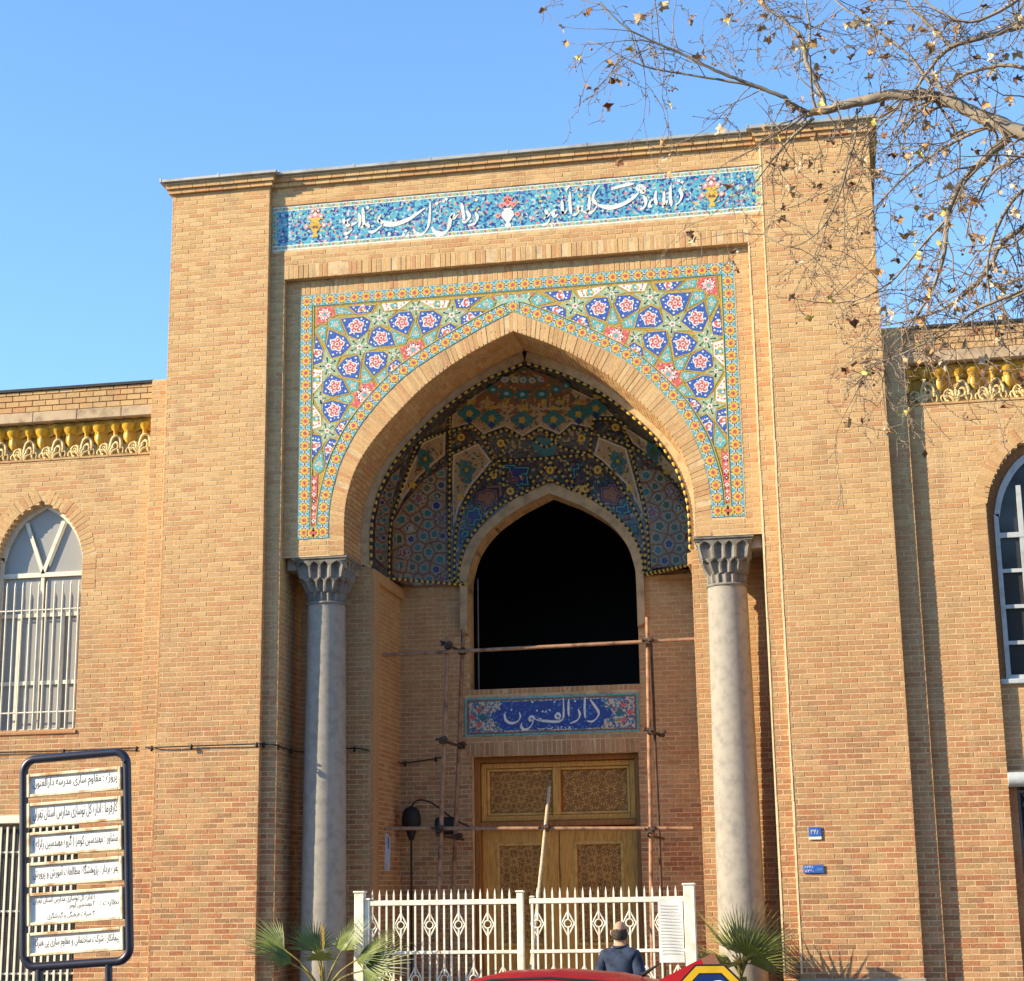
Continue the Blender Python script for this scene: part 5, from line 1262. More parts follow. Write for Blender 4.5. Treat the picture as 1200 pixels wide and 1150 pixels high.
# paper tag hanging from the lower pole
g = MB(); p = PX(454, 975, YF); n = 8; vs = []
for i in range(n+1):
    t = i/n
    for s_ in (-.035, .035): vs.append((p.x+s_*(1 if i else .4)+.012*math.sin(t*3), p.y-.03+.015*math.sin(t*7), p.z-.02-t*.46))
g.add(vs, [(2*i, 2*i+1, 2*i+3, 2*i+2) for i in range(n)], 0, True); g.add([(x, y+.002, z) for x, y, z in vs], [(2*i+2, 2*i+3, 2*i+1, 2*i) for i in range(n)], 0, True)
g.tube([p, p+V(.02, -.03, -.1), p+V(.025, -.02, -.3)], .005, 5, 1); o = g.build('paper_tag', [M('grey_paper', (.42, .39, .40), .8, .15, 8, .1), m_black]); tag(o, 'crumpled grey paper tag hanging from lower scaffold pole', 'tag')
# dark wall lantern on a post beside the door
c = PX(482, 958, YB-.28)
ln = thing('lantern_post', 'dark bulbous lantern on a slim black post left of the door', 'lamp', (c.x, c.y, 0))
g = MB(); g.tube([(0, 0, -.02), (0, 0, c.z-.28)], .014, 8); g.build('post', m_black, ln)
g = MB(); g.lathe([(.03, -.30), (.05, -.24), (.07, -.18), (.09, -.14), (.125, -.10), (.13, -.02), (.12, .05), (.10, .10), (.06, .13), (.01, .15)], (0, 0, c.z), 16); g.build('lantern_head', m_black, ln)
g = MB(); q = [Vector((0, 0, c.z+.13))+Vector((PX(u, v, YB-.28).x-PX(482, 945, YB-.28).x, 0, PX(u, v, YB-.28).z-PX(482, 945, YB-.28).z)) for u, v in ((482, 945), (487, 938), (496, 936.5), (508, 941), (525, 954), (538, 962), (551, 968))]
g.tube(catmull(q, 4), .012, 6); g.build('lead', m_black, ln)
c2 = PX(523, 968, YB-.25)
o = thing('floodlight', 'dark boxy floodlight clamped behind the left scaffold poles', 'lamp', tuple(c2))
g = MB(); g.cbox(V(0, 0, 0), (.14, .10, .11), .03); g.build('housing', m_black, o); g = MB(); g.tube([(0, .08, -.02), (0, .245, -.02)], .03, 8); g.build('bracket', m_black, o)
# ================================================================== WHITE FENCE
FYY = -1.0
def fence(label, u0, u1, posts, xoff, ndm):
    fx0, fx1 = PX(u0, 1080, FYY).x, PX(u1, 1080, FYY).x
    f_ = thing('railing_panel', label, 'fence', (0, FYY, 0), 'white railing panels before the door')
    ztop, zr, zm_, zb_ = 2.04, 1.945, 1.405, .16
    pk = MB(); pk.box(-.0095, .0095, -.0095, .0095, .1, ztop-.01); pk.add([(-.0095, -.0095, ztop-.01), (.0095, -.0095, ztop-.01), (.0095, .0095, ztop-.01), (-.0095, .0095, ztop-.01), (0, 0, ztop+.055)], [(0, 1, 4), (1, 2, 4), (2, 3, 4), (3, 0, 4)]); pkm = pk.mesh('picket', [m_white])
    def split_picket(gaps):
        q = MB(); z = .1
        for gz in sorted(gaps)+[None]:
            t_ = gz-.046 if gz else ztop-.01; q.box(-.0095, .0095, -.0095, .0095, z, t_); z = (gz or 0)+.046
        q.add([(-.0095, -.0095, ztop-.01), (.0095, -.0095, ztop-.01), (.0095, .0095, ztop-.01), (-.0095, .0095, ztop-.01), (0, 0, ztop+.055)], [(0, 1, 4), (1, 2, 4), (2, 3, 4), (3, 0, 4)]); return q.mesh('picket', [m_white])
    pk_up, pk_low = split_picket([1.70]), split_picket([1.12, .62])
    n = int((fx1-fx0)/.0815); st = (fx1-fx0)/n
    dm = MB()
    for s1 in (-1, 1):
        for s2 in (-1, 1): dm.tube([(0, 0, s2*.135), (s1*.072, 0, 0)], .0085, 5)
    dm.tube([(.042*math.cos(t*.5236), 0, .042*math.sin(t*.5236)) for t in range(13)], .0085, 5, cap=False); dmm = dm.mesh('diamond_ornament', [m_white])
    for i in range(1, n):
        x = fx0+i*st; link('picket', pk_up if i % 4 == xoff else pk_low if i % 4 == (xoff+2) % 4 else pkm, f_, loc=(x, 0, 0))
        if i % 4 == xoff: link('diamond_ornament', dmm, f_, loc=(x, 0, 1.70))
        if i % 4 == (xoff+2) % 4:
            for z in (1.12, .62): link('diamond_ornament', dmm, f_, loc=(x, 0, z))
    for z, t in ((zr, .028), (zm_, .018), (zb_, .025)):
        g = MB(); g.box(fx0, fx1, -.02, .02, z-t, z+t, ch=.004); g.build('rail', m_white, f_)
    for x, w_, h_ in posts:
        g = MB(); g.box(x-w_, x+w_, -w_, w_, 0, h_, ch=.006); g.box(x-w_-.012, x+w_+.012, -w_-.012, w_+.012, h_, h_+.022, ch=.006); g.build('post', m_white, f_)
    return f_
xL, xM, xR = PX(422, 1080, FYY).x, PX(611, 1080, FYY).x, PX(809, 1080, FYY).x
fence('white diamond railing panel, the one beside the fan palm in front of shaded column', 428, 606, [(xL, .055, 2.06), (xM-.008, .036, 2.04), (xL+.085, .028, 1.98)], 1, 6)
fence('white diamond railing panel, the one carrying a paper notice behind the man', 621, 802, [(xM+.125, .014, 1.98), (xR, .06, 2.09)], 1, 5)
# paper notice tied to the fence
p = PX(787, 1090, FYY+.03)
nb = thing('paper_notice', 'white printed paper notice tied to the railing beside its end post', 'notice', (p.x, FYY-.03, p.z))
g = MB(); vs = []
for i in range(7):
    for k in range(9): u, v = -.135+.27*i/6, -.34+.66*k/8; vs.append((u, .006*math.sin(u*18+v*5), v))
g.add(vs, [(i*9+k, (i+1)*9+k, (i+1)*9+k+1, i*9+k+1) for i in range(6) for k in range(8)], 0, True); g.build('sheet', M('paper', (.66, .66, .64), .8, .06, 9, .05), nb)
g = MB()
for k in range(16):
    z = .26-k*.034; g.box(-.115, .115-R.uniform(0, .06), -.0095, -.009, z, z+.006)
g.build('printed_lines', M('print_grey', (.42, .42, .43), .8, .1, 9, 0), nb)
# ================================================================== POTTED PALMS
m_frond = M('palm_green', (.12, .155, .035), .5, .45, 5, .1, spec=.4, dark=(.03, .055, .015)); m_frond2 = M('palm_yellowish', (.30, .30, .10), .5, .4, 5, .1, spec=.4, dark=(.09, .11, .03)); m_stem = M('palm_stem', (.20, .17, .05), .7, .3, 6, .2)
m_pot = M('concrete_pot', (.36, .31, .24), .9, .25, 4, .4)
def blade(g, base, d, side, L, w_, droop, m):
    d = d.normalized(); side = (side-d*side.dot(d)).normalized(); up = side.cross(d); vs = []; n = 5
    for i in range(n+1):
        t = i/n; p = base+d*L*t+V(0, 0, -droop*t*t*L); ww = w_*(.35+1.5*t if t < .35 else 1-.95*((t-.35)/.65))*.5
        ww = max(ww, .001); vs += [p-side*ww+up*ww*.45, p, p+side*ww+up*ww*.45]
    g.add(vs, [(3*i, 3*i+1, 3*i+4, 3*i+3) for i in range(n)]+[(3*i+1, 3*i+2, 3*i+5, 3*i+4) for i in range(n)], m)
def fan(parent, base, tip, spread, nb_, L, w_, mats, twist=0, droop=.15, rnd=None):
    g = MB(); base, tip = Vector(base), Vector(tip); mid = (base+tip)/2+V(0, 0, .06); g.tube(catmull([base, mid, tip], 5), [.016]*6+[.009]*5, 5, 1)
    d = (tip-mid).normalized(); side = d.cross(V(0, 0, 1)); side = side.normalized() if side.length > .1 else V(1, 0, 0)
    up = side.cross(d); side = side*math.cos(twist)+up*math.sin(twist)
    for i in range(nb_):
        a = (i/(nb_-1)-.5)*spread; dd = d*math.cos(a)+side*math.sin(a)
        blade(g, tip, dd, side.cross(d).cross(dd)*-1, L*(1-.28*abs(a/spread*2)**2)*rnd.uniform(.9, 1.06), w_, droop*rnd.uniform(.6, 1.5), 0)
    g.build('frond', mats, parent)
def pot(parent, r_, h_):
    g = MB(); g.lathe([(r_*.72, 0), (r_*.8, .03), (r_*.92, h_*.6), (r_, h_-.08), (r_*1.08, h_-.07), (r_*1.08, h_), (r_*.94, h_), (r_*.92, h_-.06), (0.01, h_-.06)], (0, 0, 0), 24); g.build('pot', m_pot, parent)
pa = PX(380, 1150, -1.45); rr_ = random.Random(3)
pl = thing('potted_palm', 'green fan palm with broad drooping leaves in pot beside the railing post', 'palm', (pa.x, -1.45, 0), 'potted palms by the columns')
pot(pl, .42, .95)
tr = MB(); tr.tube([(0, 0, .8), (0, 0, 1.02)], [.07, .05], 8); tr.build('trunk', m_stem, pl)
for (tx, ty, tz, sp, nb_, L, tw, dr_) in ((-.30, -.10, 1.30, 2.3, 22, .55, .35, .10), (.33, -.05, 1.33, 2.4, 22, .58, -.45, .05), (-.12, .10, 1.42, 2.6, 22, .42, .1, .1), (.14, .12, 1.42, 2.6, 22, .46, -.1, .1), (-.42, .05, 1.45, 1.5, 16, .42, 1.2, .08), (.42, -.18, 1.22, 2.0, 20, .60, -.9, .10), (.02, -.22, 1.33, 2.6, 18, .30, 0, .3)):
    fan(pl, (0, 0, .98), (tx*1.15, ty, tz+.02), sp, nb_+4, L*1.15, .027, [m_frond, m_stem], tw, dr_, rr_)
fan(pl, (0, 0, .98), (-.01, -.03, 1.45), .25, 6, .30, .03, [M('new_leaf', (.42, .28, .08), .6, .2, 5, .1), m_stem], 0, 0, rr_)
pb = PX(868, 1130, -.5)
pl = thing('potted_palm', 'spiky pale green palm with stiff radiating leaves in pot against sunlit column', 'palm', (pb.x, -.5, 0), 'potted palms by the columns')
pot(pl, .42, .98); tr = MB(); tr.tube([(0, 0, .85), (0, 0, 1.1)], [.08, .06], 8); tr.build('trunk', m_stem, pl)
for k in range(17):
    a = rr_.uniform(0, 6.28); el = rr_.uniform(.45, 1.35); q = V(math.cos(a)*math.cos(el), math.sin(a)*math.cos(el)*.8, math.sin(el))
    fan(pl, (0, 0, 1.1), V(0, 0, 1.15)+q*rr_.uniform(.15, .28), 1.5, 13, rr_.uniform(.52, .70), .026, [m_frond2 if k % 3 else m_frond, m_stem], rr_.uniform(-1, 1), .02, rr_)
# ================================================================== MAN (seen from behind)
def skin(name, verts, edges, radii, root, mat, parent, sub=2):
    me = bpy.data.meshes.new(name); me.from_pydata(verts, edges, []); o = link(name, me, parent); me.materials.append(mat)
    md = o.modifiers.new('Skin', 'SKIN'); md.use_smooth_shade = True
    for i, r_ in enumerate(radii): me.skin_vertices[0].data[i].radius = r_ if isinstance(r_, tuple) else (r_, r_)
    for i in range(len(verts)): me.skin_vertices[0].data[i].use_root = (i == root)
    s_ = o.modifiers.new('Subdivision', 'SUBSURF'); s_.levels = sub; s_.render_levels = sub; return o
hp = PX(726, 1080, -1.9)
man = thing('person', 'person in dark blue jacket with thinning dark hair, standing with back turned by railing', 'person', (hp.x, -1.9, 0)); man.rotation_euler = (0, 0, math.radians(-12)); man.scale = (1, 1, hp.z/1.745)
m_skin = M('skin', (.42, .24, .16), .55, .1, 8, .05); m_jacket = M('jacket_navy', (.026, .04, .08), .9, .5, 9, .8); m_trous = M('trousers_grey', (.05, .05, .055), .85, .2, 6, .3); m_hair = M('dark_hair', (.05, .038, .03), .8, .5, 60, .5); m_shoe = M('shoe', (.02, .018, .016), .5, .2, 5, .05)
# body: one continuous figure (facing +y, arms hanging, elbows slightly bent)
bv = [(0, 0, .95), (0, 0, 1.12), (0, .01, 1.28), (0, 0, 1.42), (0, -.005, 1.50), (0, .01, 1.56)]; be = [(0, 1), (1, 2), (2, 3), (3, 4), (4, 5)]; br = [(.15, .11), (.14, .105), (.165, .115), (.15, .10), (.062, .062), (.058, .058)]
for s_ in (-1, 1):
    b = len(bv); bv += [(s_*.16, -.01, 1.40), (s_*.215, -.03, 1.17), (s_*.23, .05, .94), (s_*.24, .08, .86)]; be += [(3, b), (b, b+1), (b+1, b+2), (b+2, b+3)]; br += [(.06, .06), (.045, .045), (.034, .034), (.028, .028)]
    b = len(bv); bv += [(s_*.095, 0, .88), (s_*.10, .01, .5), (s_*.105, -.02, .10), (s_*.11, .12, .035)]; be += [(0, b), (b, b+1), (b+1, b+2), (b+2, b+3)]; br += [(.09, .09), (.06, .06), (.045, .045), (.04, .03)]
body = skin('body', bv, be, br, 0, m_skin, man)
# head shaped from a sphere, in the same body group
g = MB(); N1, N2 = 26, 20; vs = []
for i in range(N2+1):
    ph = math.pi*i/N2
    for j in range(N1):
        th = 2*math.pi*j/N1; x, y, z = math.sin(ph)*math.cos(th), math.sin(ph)*math.sin(th), -math.cos(ph)
        k = 1-.26*max(0, -z)**1.5; X, Y, Z = x*.077*k, y*.098*(1-.12*max(0, -z)), z*.122
        if y > .2: Y += .012*max(0, 1-abs(z+.45)*3)                                    # chin
        if y > .75: Y += .026*max(0, 1-abs(x)*6)*max(0, 1-abs(z+.12)*4.2); Y -= .012*max(0, 1-abs(abs(x)-.38)*5)*max(0, 1-abs(z-.05)*6); Y -= .006*max(0, 1-abs(z+.42)*12)*(abs(x) < .35)
        vs.append((X, Y+.012, Z+1.625))
g.add(vs, [(i*N1+j, i*N1+(j+1) % N1, (i+1)*N1+(j+1) % N1, (i+1)*N1+j) for i in range(N2) for j in range(N1)], 0, True)
for s_ in (-1, 1):
    g.tube([(s_*.078, .0, 1.655), (s_*.090, -.014, 1.65), (s_*.091, -.018, 1.625), (s_*.084, -.006, 1.598), (s_*.077, .002, 1.597)], [.008, .011, .011, .009, .006], 6, 0); g.sphere((s_*.03, .098, 1.632), .011, 1, 8, 6)
g.build('head', [m_skin, m_hair], body)
# hair: ring round a bald crown
g = MB(); vs = []; nh = 30
hz_ = [1.555, 1.57, 1.59, 1.61, 1.63, 1.648, 1.662]
for r_i, z in enumerate(hz_):
    for j in range(nh+1):
        th = math.radians(-195+j*(210/nh)); q = math.sqrt(max(.02, 1-((z-1.625)/.124)**2)); k = 1-.26*max(0, -(z-1.625)/.122)**1.5
        off_ = .007*(1 if 0 < r_i < len(hz_)-1 else .2)*(1 if 1 < j < nh-1 else .3)+R.uniform(-.0012, .0012); vs.append(((.077*k*q+off_)*math.cos(th), (.098*q+off_)*math.sin(th)+.012, z+R.uniform(-.002, .002)+(R.uniform(-.004, .012) if r_i == len(hz_)-1 else 0)))
g.add(vs, [(i*(nh+1)+j, i*(nh+1)+j+1, (i+1)*(nh+1)+j+1, (i+1)*(nh+1)+j) for i in range(len(hz_)-1) for j in range(nh)], 0, True); g.build('hair', m_hair, body)
# hands with five curled fingers
for s_ in (-1, 1):
    g = MB(); w0 = V(s_*.24, .085, .85); g.tube([w0, w0+V(0, .01, -.05), w0+V(0, .015, -.09)], [.026, .038, .034], 8)
    for k, L in enumerate((.075, .085, .08, .062)):
        b = w0+V(0, -.02+.018*k, -.085); g.tube([b, b+V(-s_*.006, .004, -L*.5), b+V(-s_*.022, .008, -L*.85), b+V(-s_*.034, .01, -L)], [.0095, .009, .008, .006], 6)
    b = w0+V(0, .03, -.03); g.tube([b, b+V(-s_*.01, .028, -.03), b+V(-s_*.02, .034, -.06)], [.012, .0105, .008], 6); g.build('hand', m_skin, body)
jv = [(0, 0, .86), (0, 0, 1.0), (0, .005, 1.18), (0, 0, 1.33), (0, -.012, 1.43), (0, -.008, 1.505)]; je = [(0, 1), (1, 2), (2, 3), (3, 4), (4, 5)]; jr = [(.18, .14), (.175, .135), (.17, .135), (.175, .135), (.14, .11), (.075, .075)]
for s_ in (-1, 1):
    b = len(jv); jv += [(s_*.16, -.015, 1.40), (s_*.205, -.03, 1.29), (s_*.225, -.03, 1.14), (s_*.23, .045, .93), (s_*.23, .065, .885)]; je += [(4, b), (b, b+1), (b+1, b+2), (b+2, b+3), (b+3, b+4)]; jr += [(.075, .075), (.072, .072), (.065, .065), (.055, .055), (.052, .052)]
skin('jacket', jv, je, jr, 1, m_jacket, man)
g = MB(); g.tube([(.074*math.cos(t), .074*math.sin(t)-.006, 1.497+.012*math.sin(t)) for t in [i*.3491 for i in range(19)]], .014, 6, cap=False); g.build('collar', m_jacket, man)
tv = [(0, 0, .93)]; te = []; tr_ = [(.17, .13)]
for s_ in (-1, 1): b = len(tv); tv += [(s_*.10, 0, .82), (s_*.105, .012, .5), (s_*.11, -.015, .09)]; te += [(0, b), (b, b+1), (b+1, b+2)]; tr_ += [(.105, .105), (.083, .083), (.07, .075)]
skin('trousers', tv, te, tr_, 0, m_trous, man)
for s_ in (-1, 1):
    g = MB(); g.cbox(V(s_*.11, .055, .045), (.05, .145, .045), .03); g.build('shoe', m_shoe, man)
# ================================================================== RED CAR (facing left, roof in view)
m_red = M('red_car_paint', (.42, .018, .028), .22, .1, 3, 0, spec=.6); m_tyre = M('tyre', (.02, .02, .02), .9, .2, 8, .2); m_rim = M('wheel_rim', (.5, .5, .5), .35, .1, 6, 0, metal=.8)
cx = PX(668, 1137, -8).x-.5
car = thing('parked_car', 'red hatchback car at the kerb, only its roof showing, facing away from octagonal sign', 'car', (cx, -8.0, -.13)); car.scale = (1, 1, 1.035)
secs = [(-2.05, .45, .62, .62, .62), (-1.95, .30, .74, .80, .74), (-1.2, .22, .84, .93, .80), (-.95, .22, .86, .97, .80), (-.9, .22, .86, .98, .80), (1.25, .22, .86, 1.0, .80), (1.75, .26, .84, .98, .78), (1.92, .42, .76, .86, .72)]
g = MB(); vs = []
for x, zb_, hw, zt, tw in secs:
    for y_, z in ((-hw*.92, zb_), (-hw, zb_+.18), (-hw, zt-.22), (-hw*.95, zt-.04), (-tw*.8, zt), (0, zt+.025), (tw*.8, zt), (hw*.95, zt-.04), (hw, zt-.22), (hw, zb_+.18), (hw*.92, zb_), (0, zb_)): vs.append((x, y_, z))
n = 12; g.add(vs, [(i*n+j, i*n+(j+1) % n, (i+1)*n+(j+1) % n, (i+1)*n+j) for i in range(len(secs)-1) for j in range(n)]+[list(range(n))[::-1], list(range(len(vs)-n, len(vs)))], 0, True); body = g.build('body', m_red, car)
cab = [(-.85, .99, .74), (-.50, 1.30, .66), (-.25, 1.50, .61), (.05, 1.565, .60), (.45, 1.575, .60), (.85, 1.545, .59), (1.2, 1.475, .57), (1.32, 1.42, .56)]
roof = MB(); vs = []; n = 11
for x, z, hw in cab[2:]:
    for j in range(n): t = -1+2*j/(n-1); vs.append((x, hw*t, z-.055*abs(t)**3.0))
roof.add(vs, [(i*n+j, i*n+j+1, (i+1)*n+j+1, (i+1)*n+j) for i in range(len(cab)-3) for j in range(n-1)], 0, True)
vb = [(x, y, z-.03) for x, y, z in vs]; roof.add(vb, [(i*n+j, (i+1)*n+j, (i+1)*n+j+1, i*n+j+1) for i in range(len(cab)-3) for j in range(n-1)], 0, True)
rf = roof.build('roof', m_red, car)
g = MB(); g.tube([(1.0, 0, 1.53), (1.12, 0, 1.60)], [.018, .006], 6); g.build('aerial', m_black, rf)
g = MB()
for s_ in (-1, 1): g.tube([(x, s_*hw*.9, z-.035) for x, z, hw in cab[2:]], .012, 6)
g.build('roof_trim', m_black, rf)
g = MB()   # glasshouse: windscreen, side windows, rear window
wsb, wst = (-1.0, .80, 1.0), (-.25, .60, 1.49)
g.add([(-1.0, -.76, 1.0), (-1.0, .76, 1.0), (-.25, .59, 1.46), (-.25, -.59, 1.46)], [(0, 1, 2, 3)]); g.build('windscreen', m_glass_d, car)
for s_ in (-1, 1):
    g = MB(); g.add([(-.98, s_*.78, 1.0), (1.5, s_*.78, 1.02), (1.30, s_*.575, 1.40), (.85, s_*.585, 1.49), (.05, s_*.60, 1.51), (-.25, s_*.60, 1.44)], [(0, 1, 2, 3, 4, 5)]); g.build('side_window', m_glass_d, car)
    g = MB(); g.tube([(.30, s_*.79, 1.0), (.32, s_*.605, 1.51)], .03, 6); g.tube([(-1.0, s_*.77, 1.0), (-.25, s_*.60, 1.47)], .028, 6); g.tube([(1.52, s_*.76, 1.02), (1.32, s_*.57, 1.42)], .045, 6); g.build('window_pillar', m_red, car)
g = MB(); g.add([(1.55, -.74, 1.02), (1.55, .74, 1.02), (1.33, .56, 1.40), (1.33, -.56, 1.40)], [(3, 2, 1, 0)]); g.build('rear_window', m_glass_d, car)
g = MB(); vs = [(1.08, -.6, 1.48), (1.08, .6, 1.48), (1.46, .6, 1.655), (1.46, -.6, 1.655), (1.08, -.6, 1.41), (1.08, .6, 1.41), (1.50, .6, 1.58), (1.50, -.6, 1.58)]
g.add(vs, [(0, 1, 2, 3), (7, 6, 5, 4), (0, 3, 7, 4), (1, 5, 6, 2), (2, 6, 7, 3), (0, 4, 5, 1)]); g.build('spoiler', m_red, car)
for x in (-1.35, 1.2):
    for s_ in (-1, 1):
        wl = link('wheel', None, car); g = MB(); g.tube([(x, s_*.68, .30), (x, s_*.88, .30)], .30, 24); g.build('tyre', m_tyre, wl); g = MB(); g.tube([(x, s_*.86, .30), (x, s_*.89, .30)], .19, 16); g.build('rim', m_rim, wl)
for s_ in (-1, 1):
    g = MB(); g.sphere((-1.93, s_*.55, .68), .12, 0, 10, 8, .6, 1.2, .7); g.build('headlight', m_sign, car); g = MB(); g.sphere((1.84, s_*.62, .78), .11, 0, 10, 8, .5, .9, 1.2); g.build('tail_light', g_red, car)
# ================================================================== OCTAGONAL SIGN
oc = PX(832, 1130, -8.6); r8 = .235; zc = oc.z-r8*.924-.012
os_ = thing('octagonal_sign', 'yellow and blue octagonal sign on a post in front of the spiky palm', 'sign', (oc.x, -8.6, 0))
fn = lambda u, v, d: (u, -d, v)
o8 = lambda r_: [(r_*math.cos(math.pi/8+i*math.pi/4), zc+r_*math.sin(math.pi/8+i*math.pi/4)) for i in range(8)]
g = MB(); g.prism(o8(r8+.012), fn, -.02, .012, 2); g.prism(o8(r8), fn, 0, .015, 0); g.prism(o8(r8*.80), fn, .01, .017, 2); g.prism(o8(r8*.76), fn, .012, .020, 1); g.build('sign_face', [M('sign_yellow', (.58, .36, .02), .4, .1, 6, 0), M('sign_blue', (.012, .03, .14), .3, .1, 6, 0), g_black], os_)
g = MB(); pen(g, fn, [(.02, zc+.12), (.07, zc+.115), (.10, zc+.07), (.10, zc), (.05, zc-.06)], .02, .022, 0); g.build('white_mark', m_white, os_)
g = MB(); g.tube([(0, .03, -.15), (0, .03, zc+.1)], .03, 10); g.build('post', m_iron, os_)
# ================================================================== PLANE TREE (bare, a few dry leaves)
m_bark = M('plane_bark', (.25, .21, .165), .85, .45, 5, .4, dark=(.13, .105, .08)); m_twig = M('twig', (.25, .19, .14), .85, .35, 9, .2)
m_leaf = [M('dry_leaf_tan', (.42, .25, .11), .8, .3, 12, .2), M('dry_leaf_brown', (.20, .085, .035), .8, .3, 12, .2), M('dry_leaf_yellow', (.50, .42, .12), .7, .3, 12, .2), M('dry_leaf_pale', (.56, .43, .28), .8, .25, 12, .2)]
tree = thing('plane_tree', 'bare plane tree with pale limbs, drooping twigs and scattered dry leaves', 'tree', (8.2, -5.2, 0))
TB = MB(); TW = MB(); LF = MB(); BALL = MB(); T0 = Vector((8.2, -5.2, 0)); rt_ = random.Random(21)
tips = []
def limb(pts, r0, r1, twigs=True, dens=1.0):
    P = catmull(pts, 5); k = len(P); rads = [r0+(r1-r0)*(i/(k-1)) for i in range(k)]
    for i in range(1, k-1): P[i] = P[i]+Vector((rt_.uniform(-1, 1), rt_.uniform(-1, 1), rt_.uniform(-1, 1)))*rads[i]*.25
    TB.tube([p-T0 for p in P], rads, 7 if r0 > .03 else 5, 0)
    if twigs:
        L = sum((a-b).length for a, b in zip(P, P[1:])); n = int(L*7.2*dens)
        for i in range(n):
            s_ = rt_.uniform(.12, 1); idx = min(k-2, int(s_*(k-1))); p = P[idx].lerp(P[idx+1], rt_.random()); t = (P[idx+1]-P[idx]).normalized()
            twig(p, t, rt_.uniform(.35, 1.15), max(.006, rads[idx]*.35) if rads[idx] < .04 else rt_.uniform(.009, .016), 0)
def leaf(p, s_, mi):
    """crumpled five-lobed plane leaf"""
    q = Matrix.Rotation(rt_.uniform(0, 6.28), 3, 'Z') @ Matrix.Rotation(rt_.uniform(-1.4, 1.4), 3, 'X') @ Matrix.Rotation(rt_.uniform(0, 6.28), 3, 'Y'); vs = [p]; n = 11
    for i in range(n):
        a = -2.5+5.0*i/(n-1)+rt_.uniform(-.12, .12); r_ = s_*((rt_.uniform(.65, 1.1)) if i % 2 == 0 else rt_.uniform(.45, .75))*(1.1-.12*abs(a)); vs.append(p+q @ Vector((r_*math.sin(a), s_*.38*math.sin(a*2.1+p.x*7)*(.5+r_/s_*.4), r_*math.cos(a))))
    LF.add([v-T0 for v in vs], [(0, i, i+1) for i in range(1, n)], mi)
def twig(p, d, L, r_, lv):
    n = 6; dirv = (d*.45+Vector((rt_.uniform(-1, 1), rt_.uniform(-.8, .8), rt_.uniform(-1, .75)))).normalized(); P = [p]
    for i in range(n):
        dirv = (dirv+Vector((rt_.uniform(-.38, .38), rt_.uniform(-.38, .38), rt_.uniform(-.36, .26)))+(Vector((0, 0, .12)) if i > 3 else Vector((0, 0, -.06)))).normalized(); P.append(P[-1]+dirv*L/n)
    rads = [r_*(1-.72*i/n) for i in range(n+1)]
    if lv < 2:
        for i in range(rt_.choice((2, 3, 3, 4)) if lv == 0 else rt_.choice((1, 2, 2, 3))):
            j = rt_.randint(1, n); twig(P[j], (P[j]-P[j-1]).normalized(), L*rt_.uniform(.3, .62), max(.0032, rads[j]*.8), lv+1)
    TW.tube([q-T0 for q in P], [max(.0028, x) for x in rads], 4, 0, False)
    e_ = P[-1]
    if rt_.random() < .15: leaf(e_+Vector((0, 0, -.012)), rt_.uniform(.045, .085), rt_.choice((0, 0, 0, 1, 1, 3, 3, 3, 0, 2)))
    if rt_.random() < .05: BALL.sphere(P[rt_.randint(3, n)]+Vector((0, 0, -.05))-T0, rt_.uniform(.011, .016), 0, 6, 5)
    for j in range(1, n+1):
        if rt_.random() < .5: b = P[j]; v = Vector((rt_.uniform(-1, 1), rt_.uniform(-1, 1), rt_.uniform(-.5, 1))).normalized()*rt_.uniform(.015, .04); TW.tube([b-T0, b+v-T0], [.004, .0035], 3, 0, False)
Q = lambda pts, y0, y1: [PX(690+a/2.353, b/2.353, y0+(y1-y0)*i/(len(pts)-1)) for i, (a, b) in enumerate(pts)]
fork = PX(1330, 330, -5.2)
trunk_pts = [T0+V(0, 0, -.1), T0+V(-.05, .02, 2.2), T0+V(-.15, .05, 4.6), T0+V(-.3, 0, 6.2)]
TB.tube([p-T0 for p in catmull(trunk_pts, 5)], [.34-.012*i for i in range(16)], 14, 0)
tb = T0+V(-.3, 0, 6.2)
lead = Q([(1200, 372), (1100, 335), (1040, 300), (940, 265), (830, 265), (720, 285), (650, 305), (600, 312)], -5.1, -4.6)
limb([tb, (tb+lead[0])/2+V(.0, 0, .35)]+lead, .085, .036, True, .8)
limb(Q([(600, 312), (560, 290), (530, 265), (440, 230), (350, 195), (260, 150), (190, 120), (100, 75), (30, 5)], -4.6, -5.2), .026, .006)
limb(Q([(530, 265), (440, 235), (300, 210), (180, 190), (110, 165), (25, 118)], -4.6, -4.9), .016, .004, True, .7)
limb(Q([(650, 300), (640, 260), (600, 170), (590, 110), (540, 60), (470, 5), (420, -50)], -4.6, -4.1), .03, .01)
limb(Q([(600, 165), (610, 90), (600, 20), (590, -60)], -4.4, -4.2), .016, .006)
limb(Q([(620, 325), (575, 365), (545, 395), (500, 450), (455, 510)], -4.6, -4.3), .02, .005, True, 1.2)
limb(Q([(740, 300), (735, 380), (715, 450), (690, 540), (650, 620), (600, 665), (545, 680), (480, 645)], -4.7, -4.4), .012, .004, True, 1.0)
limb(Q([(850, 300), (800, 350), (770, 395)], -4.8, -4.5), .012, .005)
limb(Q([(1160, 380), (1080, 450), (1020, 520), (990, 600), (975, 720), (930, 830), (880, 900)], -5.0, -4.6), .042, .008, True, 1.25)
limb(Q([(1100, 350), (1040, 375), (960, 420), (880, 480), (800, 560), (770, 600)], -5.0, -4.5), .02, .005, True, 1.2)
limb(Q([(1240, 600), (1150, 660), (1100, 740), (1050, 800), (980, 850), (900, 880), (800, 900)], -5.0, -4.5), .03, .006, True, 1.3)
limb(Q([(990, 600), (900, 700), (830, 780), (730, 830), (670, 815)], -4.7, -4.3), .014, .004, True, 1.0)
